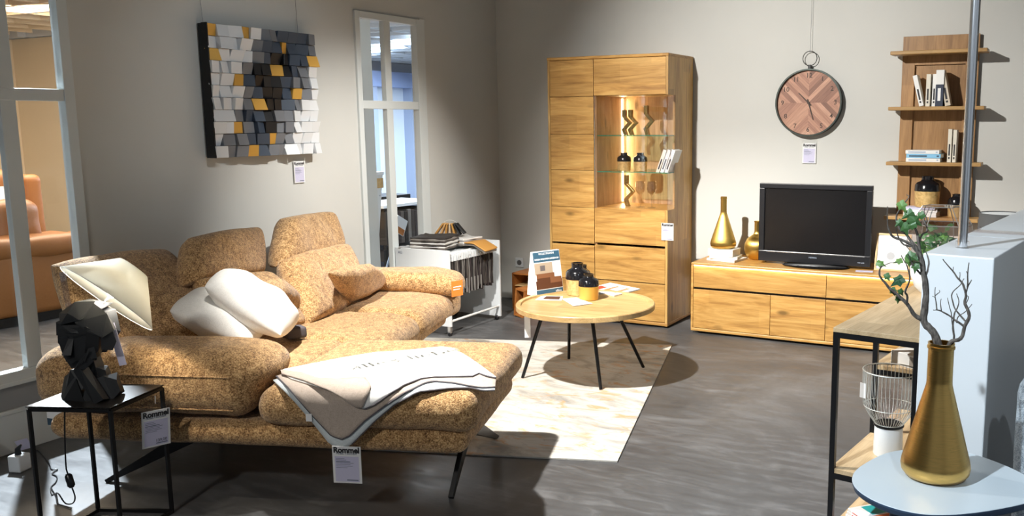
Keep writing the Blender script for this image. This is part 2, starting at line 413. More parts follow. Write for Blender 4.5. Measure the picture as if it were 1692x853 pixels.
# left wall with two glazed openings: y 1.2-2.72 and y 4.72-5.40, z .385-2.235
mb = MB()
t0, t1 = WX-.045, WX
mb.box(t0, t1, -2.0, 1.2, 0, 3.3); mb.box(t0, t1, 2.74, 4.72, 0, 3.3); mb.box(t0, t1, 5.44, WY, 0, 3.3)
mb.box(t0, t1, 1.2, 2.74, 2.24, 3.3); mb.box(t0, t1, 4.72, 5.44, 2.24, 3.3); mb.box(t0, t1, 4.72, 5.44, 0, .36)
struct(mb.build('wall_left', 'wall'))
struct(MB().box(t0, t1, 1.2, 2.74, 0, .33).build('wall_left_panel', 'wains'))
def window(name, y0, y1, mull, label_z=(.36, 2.24), midz=(1.61, 1.665), fw=.052):
    r = thing(name, None, None); r.name = name; struct(r)
    z0, z1 = label_z; mb = MB(); a, b = WX-.040, WX+.018
    mb.box(a, b, y0, y0+fw, z0, z1); mb.box(a, b, y1-fw, y1, z0, z1); mb.box(a, b, y0+fw, y1-fw, z1-fw, z1); mb.box(a, b, y0+fw, y1-fw, z0, z0+fw)
    mb.build('window_frame', 'frame_paint', r, bevel=.003)
    mb = MB()
    for m0, m1 in mull: mb.box(a+.01, b-.006, m0, m1, z0+fw, z1-fw)
    mb.box(a+.008, b-.004, y0+fw, y1-fw, *midz); mb.build('glazing_bar', 'frame_paint', r, bevel=.003)
    MB().box(WX-.024, WX-.020, y0+fw, y1-fw, z0+fw, z1-fw).build('window_pane', 'clear', r)
    return r
window('window_1', 1.2, 2.752, [(2.405, 2.475), (1.78, 1.85)], (.33, 2.24), (1.62, 1.676))
r = window('window_2', 4.715, 5.40, [(5.005, 5.070)], (.30, 2.255), (1.605, 1.662), .045)
MB().box(WX, WX+.012, 5.40, 5.455, .30, 2.262).build('window_casing', 'frame_paint', r, bevel=.002)
# wainscot mouldings and skirting under the left window
mb = MB(); mb.box(WX, WX+.022, -1, 2.752, .315, .335); mb.box(WX, WX+.016, -1, 2.752, .185, .205); mb.box(WX, WX+.010, -1, 2.752, 0, .185)
struct(mb.build('baseboard_left', 'frame_paint', bevel=.003))
mb = MB(); mb.box(WX, WX+.13, .2, 2.12, 0, .165); mb.box(WX, WX+.115, .2, 2.11, .165, .185); mb.box(WX, WX+.10, .2, 2.10, .185, .20)
struct(mb.build('trim_1', 'frame_paint', bevel=.003))

# rooms seen through the left wall
struct(MB().box(-12.2, -9.3, 7.1, 7.2, 0, 2.6).build('wall_beige_back', 'wall_beige'))
struct(MB().box(-12.3, -12.2, -1, 7.2, 0, 2.6).build('wall_beige_side', 'wall_beige'))
struct(MB().box(-11.3, -11.2, 7.2, 17, 0, 2.6).build('wall_cool_side', 'wall_cool'))
struct(MB().box(-13, -4.4, 16.6, 16.7, 0, 2.6).build('wall_cool_back', 'wall_cool'))
mb = MB(); mb.box(-13, WX-.12, -2, 17, 2.75, 2.8)
struct(mb.build('ceiling_next_room', 'wall_beige'))
mb = MB()
for k in range(26): mb.box(-12.6, WX-.14, -1.6+k*.42, -1.56+k*.42, 2.6, 2.75) if k < 20 else None
for k in range(18): mb.box(-12.5+k*.46, -12.46+k*.46, -1.8, 6.7, 2.6, 2.75)
tag_(mb.build('ceiling_baffles', 'wall_beige'), 'beige ceiling baffles over the leather sofa next door', 'ceiling baffles', kind='structure')
mb = MB()
for k in range(24): mb.box(-12.6, WX-.14, 7.0+k*.42, 7.04+k*.42, 2.6, 2.75)
for k in range(11): mb.box(-12.5+k*.74, -12.46+k*.74, 6.9, 16.6, 2.6, 2.75)
struct(mb.build('ceiling_baffles_cool', 'wall_cool'))
struct(MB().box(-11.2, -10.9, 7.4, 16.6, 2.15, 2.42).build('trim_header', base('header_blue', (.33, .42, .68), .5)))
mb = MB(); mb.box(-11.2, -10.95, 11.9, 12.6, 0, 2.15); mb.box(-11.2, -11.0, 13.6, 14.6, 0, 2.15)
struct(mb.build('wall_cool_panels', base('panel_blue', (.38, .45, .60), .5)))
# white pillar close behind the second window
p = at(590, 100, X=-5.2); q = at(614, 100, X=-5.2)
struct(MB().box(-5.35, -5.2, p.y-.35, q.y, 0, 2.6).build('wall_pillar', 'white_paint'))

# ---------------------------------------------------------------- next room furniture
M['leather'] = base('tan_leather', (.25, .095, .020), .45)
bump(M['leather'], tex_noise(M['leather'], coords(M['leather'], 'Object'), 60, 4), .2, .004)
t = thing('leather_sofa', 'tan leather sofa seen from behind through the left window', 'sofa', (-6.95, 4.0, 0))
softbox(-.95, 0, -1.9, .80, .07, .56, .05, 14, amp=.006).build('body', 'leather', t, True)
softbox(-.34, .03, -1.9, -.62, .50, .67, .07, 12, amp=.014, ns=4).build('back_cushion', 'leather', t, True)
softbox(-.34, .03, -.60, .42, .50, .67, .07, 12, amp=.014, ns=4, seed=2).build('back_cushion', 'leather', t, True)
softbox(-.34, .03, .44, .95, .50, .66, .07, 12, amp=.014, ns=4, seed=3).build('back_cushion', 'leather', t, True)
softbox(-.45, -.18, -.40, .26, .58, .93, .09, 10, amp=.01, seed=4).build('headrest', 'leather', t, True)
MB().box(-.9, -.05, -1.8, .75, 0, .07).build('plinth', 'black', t)
t = thing('leather_armchair', 'high backed tan leather armchair behind the leather sofa', 'armchair', (-8.6, 4.36, 0)); t.scale = (1.1, 1.1, 1.1)
softbox(-.4, .4, -.42, .38, .08, .5, .06, 10).build('seat', 'leather', t, True)
softbox(.12, .4, -.40, .36, .42, 1.02, .09, 10, amp=.01).build('backrest', 'leather', t, True)
softbox(.10, .44, -.46, -.30, .30, .80, .06, 8).build('side_wing', 'leather', t, True)
softbox(.10, .46, .30, .46, .30, .98, .06, 8).build('side_wing', 'leather', t, True)
MB().lathe([(.25, 0), (.25, .02), (.05, .04), (.05, .1)], 24).build('base', 'black', t)
MB().box(.47, .474, .10, .22, .70, .90).build('paper_tag', 'paper', t)

# ---------------------------------------------------------------- price tags
def price_tag(name, label, w, h, loc, rz=0, cat='price tag', price=None, tilt=0, hang=0, parent_rot=None, sleeve=True, curl=0):
    t = thing(name, label, cat, loc, rz, None)
    if parent_rot is not None: t.rotation_euler = parent_rot
    # hangs from its top edge: x -w/2..w/2, z -h..0, faces -y
    MB().box(-w/2, w/2, -.001, .001, -h, 0).build('card', 'paper', t)
    MB().box(-w*.42, w*.42, -.0016, -.001, -h*.96, -h*.27).build('grey_field', 'tag_blue', t)
    text('logo', 'Rommel', w*.27, 'print', t, TR(0, -.0016, -h*.105), bold=w*.012)
    text('logo_subline', 'MÖBEL + KÜCHEN', w*.085, 'ink_mid', t, TR(0, -.0016, -h*.2))
    mb = MB(); zz = -h*.32
    for k, (a, b) in enumerate(((.3, .012), (.36, .012), (.5, .02), (.62, .01), (.5, .01), (.58, .01), (.4, .01))):
        mb.box(-w*.38, -w*.38+w*a, -.002, -.0016, zz-h*b, zz); zz -= h*.042
    mb.box(-w*.02, w*.38, -.002, -.0016, -h*.925, -h*.90)
    mb.build('small_print', 'ink_mid', t)
    if price: text('price', price, w*.15, 'print', t, TR(w*.17, -.0018, -h*.84))
    if sleeve: MB().box(-w*.54, w*.54, -.004, -.0028, -h*1.03, h*.20).build('plastic_sleeve', 'clear', t)
    if hang: MB().tube([(0, 0, h*.18), (0, .0, h*.18+hang)], .0012, 6).build('cord', 'white_paint', t)
    return t

# ================================================================== SOFA
sofa = thing('corner_sofa', 'gold brown boucle corner sofa with chaise and three adjustable backrests', 'sofa', S0, STH)
def J(a, b): 
    a.v, f0 = a.v, len(a.v); a.f += [tuple(i+f0 for i in f) for f in b.f]; a.v += b.v; a.m += b.m; return a
def basewarp(p, s):
    if p.z < .29: p.x = p.x*(1-.012*(0.29-p.z)/.04) ; 
    return p
o = softbox(-1.66, .075, .01, .84, .25, .355, .05, 18, warp=basewarp, amp=.003)
J(o, softbox(-1.52, -.66, .78, 2.20, .25, .355, .045, 14, amp=.003)).build('sofa_base', 'boucle', sofa, True)
softbox(-.755, .125, -.02, .855, .345, .502, .072, 20, amp=.005, ns=6, seed=1, puff=.04).build('seat_cushion', 'boucle', sofa, True)
softbox(-1.30, -.745, .16, .86, .345, .492, .05, 12, amp=.006, seed=2).build('seat_cushion', 'boucle', sofa, True)
def seatwarp(p, s):
    if s[0] > .3: k = (s[0]-.3)/.7; p.z -= .035*k*k
    return p
softbox(-1.32, -.595, .87, 1.53, .345, .480, .066, 14, warp=seatwarp, amp=.008, seed=3, puff=.10).build('seat_cushion', 'boucle', sofa, True)
softbox(-1.32, -.595, 1.535, 2.30, .345, .480, .066, 14, warp=seatwarp, amp=.008, seed=4, puff=.10).build('seat_cushion', 'boucle', sofa, True)
def armwarp(p, s):
    if s[0] > .55: k = (s[0]-.55)/.45; p.x += .05*k*max(0, s[2])-.03*k*max(0, -s[2]); p.z -= .045*k*k*max(0, s[2])
    if s[0] < -.6: k = (-s[0]-.6)/.4; p.z -= .05*k*k*max(0, s[2])
    return p
softbox(-1.715, -.745, -.025, .34, .365, .64, .11, 22, warp=armwarp, amp=.006, ns=5, seed=5).build('armrest', 'boucle', sofa, True)
for z in (.545, .410):
    MB().tube([(-1.62, -.018 if z > .5 else -.008, z), (-1.2, -.027 if z > .5 else -.012, z+.002), (-.84, -.022 if z > .5 else -.010, z)], .0035, 6).build('seam', 'boucle', sofa, True)
softbox(-1.34, -.555, 2.03, 2.33, .475, .605, .062, 16, amp=.007, ns=6, seed=6, puff=.08,
        warp=lambda p, s: Vector((p.x, p.y, p.z-.03*max(0, (s[0]-.4)/.6)**2))).build('armrest', 'boucle', sofa, True)
softbox(-1.25, -.60, 2.16, 2.34, .30, .52, .05, 10, amp=.004, seed=7).build('arm_panel', 'boucle', sofa, True)
V3 = Vector
pad([V3((-1.50, .10, .46)), V3((-1.12, .70, .46)), V3((-1.70, .945, .905)), V3((-1.74, .20, .945))], .20, 30, 7, 2, .10, .010, 5, 11).build('backrest', 'boucle', sofa, True)
# second back: lower part and raised head part
pad([V3((-1.24, .72, .46)), V3((-1.12, 1.20, .46)), V3((-1.37, 1.30, .73)), V3((-1.40, .66, .80))], .19, 24, 7, 2, .06, .008, 6, 12).build('backrest', 'boucle', sofa, True)
pad([V3((-1.41, .60, .775)), V3((-1.385, 1.28, .69)), V3((-1.50, 1.47, .945)), V3((-1.50, .82, .975))], .18, 28, 7, 2, .10, .009, 6, 13).build('headrest', 'boucle', sofa, True)
pad([V3((-1.08, 1.12, .46)), V3((-1.08, 1.90, .46)), V3((-1.33, 2.25, .745)), V3((-1.34, 1.37, .78))], .19, 28, 7, 2, .06, .009, 6, 14).build('backrest', 'boucle', sofa, True)
pad([V3((-1.345, 1.34, .74)), V3((-1.33, 2.22, .70)), V3((-1.43, 2.26, .955)), V3((-1.43, 1.60, .985))], .17, 30, 7, 2, .10, .010, 6, 15).build('headrest', 'boucle', sofa, True)
def blade(mb, a, b, w0, w1, t=.012):
    a, b = Vector(a), Vector(b); d = (b-a).normalized(); side = d.cross(Vector((0, 1, 0))) if abs(d.y) < .7 else d.cross(Vector((1, 0, 0)))
    side.normalize(); n = d.cross(side).normalized()*t; 
    vs = []
    for p, w_ in ((a, w0), (b, w1)):
        for s1 in (-1, 1):
            for s2 in (-1, 1): vs.append(p+side*s1*w_/2+n*s2/2)
    return mb.add(vs, [(0, 1, 3, 2), (4, 6, 7, 5), (0, 4, 5, 1), (2, 3, 7, 6), (0, 2, 6, 4), (1, 5, 7, 3)])
fN, fF, fL = SL(745, 825, z=0), SL(821, 724, z=0), SL(176, 797, z=0)
def leg(hub, feet, nm='leg'):
    mb = MB()
    for f_ in feet: blade(mb, hub, (f_.x, f_.y, .004), .075, .018, .022)
    mb.box(hub[0]-.04, hub[0]+.04, hub[1]-.06, hub[1]+.10, hub[2]-.01, .262)
    mb.build(nm, 'black', sofa, bevel=.003)
leg(V3((-.03, .42, .235)), [fN, fF])
leg(V3((-1.13, .30, .235)), [fL, V3((-1.35, .75, 0))])
leg(V3((-1.15, 2.05, .235)), [V3((-.72, 2.0, 0)), V3((-1.40, 2.1, 0))])

def soft_pillow(name, label, cat, corners, th, mat, seed, group=None, **kw):
    o = pad([S0+SX*c.x+SY*c.y+V3((0, 0, c.z)) for c in corners], th, 28, kw.get('pe', 3.2), kw.get('te', 1.7), kw.get('rc', .12), kw.get('amp', .007), kw.get('ns', 9), seed)
    o = o.build(name, mat, None, True); return tag_(o, label, cat, group)
# lumbar cushions and white pillows (own things)
soft_pillow('lumbar_cushion', 'small boucle lumbar cushion leaning on the far upright backrest', 'cushion',
            [SL(577, 502, z=.50), SL(640, 468, z=.49)+V3((0, 0, 0)), SL(612, 434, x=-.98), SL(540, 450, x=-1.0)], .13, 'boucle', 31, pe=4)
soft_pillow('lumbar_cushion', 'small boucle lumbar cushion in front of the middle backrest', 'cushion',
            [SL(430, 545, z=.50), SL(514, 505, z=.50), SL(468, 458, x=-1.12), SL(385, 490, x=-1.12)], .12, 'boucle', 32, pe=4)
def wpillow(a, b, away, th, seed, label):
    A, B = a, b; D = away
    soft_pillow('throw_pillow', label, 'pillow', [A, B, B+D, A+D], th, 'white_fab', seed, None, pe=3.4, te=1.75, rc=.17, amp=.011, ns=8)
wpillow(SL(272, 513, y=.40), SL(412, 575, y=.40), V3((-.07, .34, .02)), .165, 41, 'white pillow lying lower, nearest to the table lamp')
wpillow(SL(330, 472, y=.46), SL(468, 560, y=.46), V3((-.07, .34, .02)), .175, 42, 'white pillow stacked higher, leaning toward the backrest')

g = SL(478, 556, z=.515); gw = S0+SX*g.x+SY*g.y
o = softbox(-.05, .05, -.035, .035, 0, .055, .014, 8, amp=.004).build('folded_cloth', base('dark_grey_cloth', (.09, .08, .09), .9), None, True, loc=(gw.x, gw.y+.03, .500), rot=(0, 0, STH+R(50)))
tag_(o, 'small dark grey folded cloth on the seat behind the higher white pillow', 'cloth')
# ---------------------------------------------------------------- throw blanket
M['blk_w'] = fabric('throw_white', (.80, .80, .78), (.84, .84, .82), (.88, .88, .86), 300, .12, .001)
M['blk_b'] = fabric('throw_taupe', (.40, .32, .26), (.47, .385, .32), (.54, .45, .38), 300, .2, .001)
M['blk_c'] = fabric('throw_ice', (.58, .64, .66), (.64, .70, .72), (.70, .76, .78), 300, .15, .001)
M['stitch'] = base('stitch', (.10, .09, .10), .8)
bl = thing('throw_blanket', 'white and taupe folded throw draped over the chaise front edge', 'blanket', S0, STH)
def zpt(q): return (400+q[0]/2.912, 560+q[1]/2.912)
def drape(q, lift):
    x, y = q; ztop = .508+lift; yf = -.034-lift
    p = SL(x, y, z=ztop); r = .055
    if p.y >= yf+r: return p
    pv = SL(x, y, y=yf)
    if pv.z <= ztop-r: return pv
    # rounded lip
    best = None
    for k in range(41):
        a = PI/2*k/40; yy, zz = yf+r-r*math.sin(a), ztop-r+r*math.cos(a)
        c = SL(x, y, y=yy); e = abs(c.z-zz)
        if best is None or e < best[0]: best = (e, V3((c.x, yy, zz)))
    return best[1]
def cloth(name, mat, lift, top, bot, left, right, n=40, m=22, thick=.004):
    pts, fs = coons([zpt(q) for q in top], [zpt(q) for q in bot], [zpt(q) for q in left], [zpt(q) for q in right], n, m)
    P3 = [drape(q, lift+.0015*noise.noise(Vector((q[0]*.03, q[1]*.03, lift*300)))*2) for q in pts]
    o = MB().add(P3, fs).build(name, mat, bl, True); fins(o, 0, thick)
    return [P3[m*(n+1)+i] for i in range(n+1)], [P3[j*(n+1)] for j in range(m+1)], [P3[j*(n+1)+n] for j in range(m+1)]
TOPC = [(185, 150), (480, 92), (640, 66), (800, 55), (960, 38), (1010, 44), (1080, 82), (1150, 130), (1222, 185)]
def edge(pts, nm='stitched_edge', r=.0032): MB().tube(pts, r, 6).build(nm, 'stitch', bl, True)
a, b, c = cloth('bottom_layer', 'blk_c', .002, [(150, 200)]+TOPC[1:], [(470, 528), (520, 516), (640, 395), (740, 312), (850, 255), (1000, 238), (1100, 236), (1160, 250), (1216, 248)],
      [(150, 200), (250, 300), (330, 392), (420, 505), (470, 528)], [(1222, 185), (1216, 248)]); edge(a[3:])
a, b, c = cloth('middle_layer', 'blk_b', .009, [(165, 180)]+TOPC[1:], [(480, 484), (520, 465), (590, 395), (690, 320), (780, 262), (880, 212), (920, 204), (1020, 212), (1100, 228), (1160, 236), (1218, 232)],
      [(165, 180), (225, 240), (340, 372), (430, 468), (480, 484)], [(1222, 185), (1218, 232)]); edge(a); edge(b)
a, b, c = cloth('top_layer', 'blk_w', .016, TOPC, [(590, 338), (640, 316), (700, 272), (780, 222), (860, 192), (920, 184), (1040, 182), (1110, 180), (1140, 166), (1180, 180), (1222, 188)],
      [(185, 150), (230, 190), (430, 250), (540, 325), (590, 338)], [(1222, 185), (1222, 188)]); edge(a)
a, b, c = cloth('folded_corner', 'blk_b', .024, [(185, 150), (280, 160), (370, 190), (470, 192), (550, 184), (595, 188)], [(190, 168), (300, 200), (430, 255), (540, 328), (578, 334)],
      [(185, 150), (190, 168)], [(595, 188), (622, 225), (600, 280), (578, 334)], 24, 10)
# woven script on the white layer
q1, q2 = drape(zpt((560, 130)), .02), drape(zpt((760, 95)), .02)
d = (q2-q1).normalized(); up = V3((0, 0, 1)).cross(d)
Tm = Matrix(((d.x, up.x, 0, q1.x), (d.y, up.y, 0, q1.y), (d.z, up.z, 1, q1.z+.004), (0, 0, 0, 1)))
M['script'] = base('woven_script', (.38, .38, .36), .9)
text('woven_script', 'alles liebe', .10, 'script', bl, Tm @ Matrix.Translation((.20, -.01, .002)), xs=1.25)
MB().box(-.012, .012, -.001, .001, -.03, 0).build('care_label', 'paper', bl, loc=SL(510, 684, y=-.045))
g = SL(572, 738, y=-.062); gw = S0+SX*g.x+SY*g.y+V3((0, 0, g.z))
price_tag('price_tag', 'price tag in a clear sleeve hanging from the throw blanket', .112, .145, gw, STH)

# orange card on the far arm and label
g = SL(755, 464, x=-.545); gw = S0+SX*g.x+SY*g.y+V3((0, 0, g.z))
t = thing('hang_tag', 'small orange hang tag on the front of the far armrest', 'hang tag', gw, STH+PI/2*.6)
MB().box(-.042, .042, -.001, .001, -.095, 0).build('card', 'orange', t); MB().box(-.03, .03, -.0016, -.001, -.04, -.034).box(-.03, .02, -.0016, -.001, -.055, -.05).build('printing', 'paper', t)

# ================================================================== ARTWORK
art = thing('wall_art', 'square wooden block mosaic in white, grey, black and gold hanging on wires', 'artwork', (WX, 3.48, 1.32))
MB().box(.012, .042, 0, .80, 0, .735).build('backing_board', 'black', art)
MB().box(.042, .085, -.004, .004, 0, .737).build('edge_strip', 'black', art)
rows = ["OWWOWGGBBBG", "WWWWGBBOBBG", "OWWWGBKKBBO", "WWWGKKOKBGW", "WWOBKKKBGGW", "WWWGBKKBOGW", "WWWGOKKBGWW", "WWGBBKGGWWW", "WWOGBKGGWWW", "WGGBBOGGWWW", "WGGOBGGWWWW"]
mats = {'W': base('block_white', (.72, .74, .76), .45), 'G': base('block_grey', (.17, .18, .20), .5), 'B': base('block_navy', (.045, .065, .10), .45), 'K': base('block_black', (.008, .008, .010), .4), 'O': M['gold_paint']}
names = {'W': 'white_blocks', 'G': 'grey_blocks', 'B': 'navy_blocks', 'K': 'black_blocks', 'O': 'gold_blocks'}
mbs = {k: MB() for k in mats}; rh = .735/11; random.seed(11)
for i, rw in enumerate(rows):
    ed = [0]+[(.80*j/11)+random.uniform(-.014, .014) for j in range(1, 11)]+[.80]
    for j, ch in enumerate(rw):
        y0, y1 = ed[j]+.001, ed[j+1]-.001; z1, z0 = .735-i*rh-.001, .735-(i+1)*rh+.001
        d = [.042+random.uniform(.022, .05)+random.choice((0, .012)) for _ in range(2)]; k = random.uniform(-.012, .012); sh = random.uniform(-.007, .007)
        vs = [(.042, y0, z0), (.042, y1, z0), (.042, y1, z1), (.042, y0, z1), (d[0]-k, y0+sh, z0), (d[1]-k, y1+sh, z0), (d[1]+k, y1-sh, z1), (d[0]+k, y0-sh, z1)]
        MB().add(vs, [(0, 3, 2, 1), (4, 5, 6, 7), (0, 1, 5, 4), (1, 2, 6, 5), (2, 3, 7, 6), (3, 0, 4, 7)]).build(names[ch][:-1], mats[ch], art, bevel=.0012, seg=1)
M['wire'] = base('wire', (.2, .2, .2), .4, 1)
MB().tube([(.02, .03, .735), (.004, -.03, 1.93)], .0012, 5).build('hanging_wire', 'wire', art); MB().tube([(.02, .72, .735), (.004, .70, 1.93)], .0012, 5).build('hanging_wire', 'wire', art)
price_tag('price_tag', 'price tag on the left wall below the block mosaic', .088, .135, (WX+.012, 4.155, 1.275), PI/2)

# ================================================================== RUG
rug = [at(640, 556, Z=.008), at(1110, 570, Z=.008), at(1020, 762, Z=.008)]
r0, r1, r2 = rug; rdir = (r1-at(800, 561, Z=.008)); 
A = r1; Bv = (r2-r1); Uv = (r0-r1).normalized()*2.35
poly = [A, A+Bv, A+Bv+Uv, A+Uv]
o = MB().prism([(p.x, p.y, .001) for p in poly], (0, 0, .007)).build('rug', 'rug'); tag_(o, 'pale cream marbled rug lying under the coffee table and chaise', 'rug')

# ================================================================== COFFEE TABLE
TC = V3((-2.43, 4.51, 0)); TZ = .465; TRAD = .405
ct = thing('coffee_table', 'round oak coffee table with four splayed black metal legs', 'table', TC)
MB().lathe([(0, TZ-.012), (TRAD-.03, TZ-.012), (TRAD-.028, TZ), (TRAD-.004, TZ+.001), (TRAD, TZ-.004), (TRAD, TZ-.03), (TRAD-.02, TZ-.036), (0, TZ-.036)], 90).build('tabletop', 'oak_tbl', ct, True)
for (fx, fy), (ux, uy) in ((( -.345, -.155), (-.22, -.10)), ((.18, -.160), (.11, -.13)), ((.205, .365), (.10, .17)), ((-.31, .345), (-.22, .20))):
    MB().tube([(ux, uy, TZ-.036), (fx, fy, .009)], [.0115, .0095], 12).build('leg', 'black', ct, True)

# ================================================================== DISPLAY CABINET
CX0, CX1, CY0, CY1, CZ1 = -3.502, -2.515, 5.93, 6.405, 1.985
cab = thing('display_cabinet', 'tall oak display cabinet with lit glass corner beside the room corner', 'cabinet', (CX0, CY0, 0))
W_, D_ = CX1-CX0, CY1-CY0
gx0 = .405; gz0, gz1 = .872, 1.695; gd = .135     # glass zone (local x from gx0, z gz0-gz1), side glass depth
MB().box(0, .018, 0, D_, .015, CZ1-.02).build('side_panel', 'oak_v', cab, bevel=.002)
mb = MB(); mb.box(W_-.018, W_, 0, D_, .015, gz0); mb.box(W_-.018, W_, 0, D_, gz1, CZ1-.02); mb.box(W_-.018, W_, gd, D_, gz0, gz1)
mb.build('side_panel', 'oak_v', cab)
MB().box(-.004, W_+.004, -.004, D_, CZ1-.022, CZ1).build('top_board', 'oak', cab, bevel=.006)
MB().box(-.002, W_+.002, -.002, D_, .015, .04).build('bottom_board', 'oak', cab, bevel=.006)
MB().box(.03, W_-.03, .03, D_-.02, 0, .016).build('plinth', 'black', cab)
MB().box(.018, W_-.018, D_-.012, D_, .04, CZ1-.02).build('back_panel', 'oak_in', cab)
MB().box(.385, .403, .02, D_-.012, .04, CZ1-.02).build('inner_wall', 'oak_in', cab)
for z_ in (gz0-.014, gz1): MB().box(.403, W_-.018, .025, D_-.012, z_, z_+.014).build('inner_board', 'oak_top', cab)
g_ = .003
zl = [.043, .317, .595, .868, 1.148, 1.416, 1.694, 1.962]
for i in range(7):
    z0, z1 = zl[i]+g_/2, zl[i+1]-g_/2
    if i == 1: z1 -= .012
    MB().box(.020, .388, 0.001, .020, z0, z1).build('door_panel', 'oak', cab, bevel=.0015)
for z0, z1 in ((.043, .325), (.329, .592), (.607, .869), (1.697, 1.962)):
    MB().box(.392, W_-.020, 0.001, .020, z0+g_/2, z1-g_/2).build('door_panel', 'oak', cab, bevel=.0015)
MB().box(.394, .398, .001, .006, gz0, gz1).build('glass_seam', 'chrome', cab)
MB().box(.396, W_-.001, .001, .006, gz0+.003, gz1-.003).build('glass_door', 'clear_cab', cab)
MB().box(W_-.006, W_-.001, .006, gd, gz0+.003, gz1-.003).build('side_glass', 'clear_cab', cab)
for zz in (1.409, 1.142):
    o = MB().box(.404, W_-.008, .03, D_-.014, zz-.006, zz).build('glass_shelf', 'shelf_glass', cab)
    MB().box(.404, W_-.008, .0292, .0300, zz-.006, zz).box(W_-.008, W_-.0072, .03, gd, zz-.006, zz).build('shelf_edge', 'glass_edge', o)
xl = at(1018, 250, Y=6.35).x-CX0
MB().box(.404, .412, D_-.030, D_-.014, gz0+.01, gz1-.01).build('led_strip', 'led', cab)
def plight(name, loc, e, col, rad=.02, parent=None):
    l = bpy.data.lights.new(name, 'POINT'); l.energy = e; l.color = col; l.shadow_soft_size = rad
    o = bpy.data.objects.new(name, l); COL.objects.link(o); o.location = loc; return o
area('cabinet_led_light', (CX0+.425, CY1-.05, 1.29), (CX0+.9, CY1-.10, 1.29), 3.4, .02, .78, (1, .78, .45))
price_tag('price_tag', 'price tag hanging on the display cabinet below its glass corner', .094, .125, (at(1103, 369, Y=5.922).x, 5.922, at(1103, 369, Y=5.922).z), 0)

# contents
def zigzag(name, label, loc, h, w_, dirn=1, group=None, straight=.3, th=.03):
    pts = [(0, 0), (0, h*.27), (dirn*w_, h*.52), (-dirn*w_*.05, h*.70 if straight else h*.75), (0, h)]
    pts = [(0, 0), (-dirn*w_*.0, h*.14), (dirn*.0+dirn*w_*.35*0, h*.25), (dirn*w_, h*.47), (0, h*.70), (0, h)]
    pts = [(dirn*.012, 0), (-dirn*.004, h*.22), (dirn*w_, h*.48), (0, h*.72), (0, h)]
    o = MB(); hw = th/2; L_ = []; R_ = []
    for x, z in pts: L_.append((x-hw, z)); R_.append((x+hw, z))
    n = len(pts); vs = []
    for y in (-hw, hw):
        for x, z in L_: vs.append((x, y, z))
        for x, z in R_: vs.append((x, y, z))
    fs = []
    for i in range(n-1):
        fs += [(i, i+1, n+i+1, n+i), (2*n+i, 3*n+i, 3*n+i+1, 2*n+i+1), (i, 2*n+i, 2*n+i+1, i+1), (n+i, n+i+1, 3*n+i+1, 3*n+i)]
    fs += [(0, n, 3*n, 2*n), (n-1, 3*n-1, 4*n-1, 2*n-1)]
    o.add(vs, fs); o = o.build(name, 'zig', None, bevel=.002); o.location = loc
    return tag_(o, label, 'sculpture', group)
M['zig'] = base('dark_gold', (.42, .31, .11), .25, .9)
def inb(px_, z, Y=6.10): p = at(px_, 200, Y=Y); return V3((p.x, Y, z))
zh = lambda a, b, x, Y: at(x, a, Y=Y).z-at(x, b, Y=Y).z
zigzag('zigzag_sculpture', 'dark gold zigzag sculpture, left one of the pair on the top glass shelf', inb(1032, 1.4095, 6.12), .185, .045)
zigzag('zigzag_sculpture', 'dark gold zigzag sculpture, right one of the pair on the top glass shelf', inb(1042, 1.4095, 6.06), .185, .045)
zigzag('zigzag_sculpture', 'dark gold zigzag sculpture standing alone at right on the top glass shelf', inb(1068, 1.4095, 6.10), .215, .048)
zigzag('zigzag_sculpture', 'dark gold zigzag sculpture on the cabinet floor below the glass shelves', inb(1035, gz0+.0005, 6.12), .235, .055)
def jar(name, label, loc, r, h, split=.52, group=None, body='leaf_gold'):
    t = thing(name, label, 'jar', loc, 0, group)
    MB().lathe([(0, 0), (r*.86, 0), (r*.93, h*.02), (r*.96, h*.25), (r, h*split)], 40).build('jar_body', body, t, True)
    MB().lathe([(r, h*split), (r*1.02, h*(split+.01)), (r*.99, h*(split+.20)), (r*.86, h*(split+.27)), (r*.56, h*(split+.32)), (r*.48, h*(split+.37)), (r*.50, h*.97), (r*.52, h), (r*.42, h), (r*.40, h*.9), (0, h*.86)], 40).build('jar_top', 'ceramic_black', t, True)
    return t
jar('storage_jar', 'gold and black jar, left one on the lower glass shelf', inb(1031, 1.1425, 6.08), .052, .135)
jar('storage_jar', 'gold and black jar, right one on the lower glass shelf', inb(1058, 1.1425, 6.08), .052, .135)
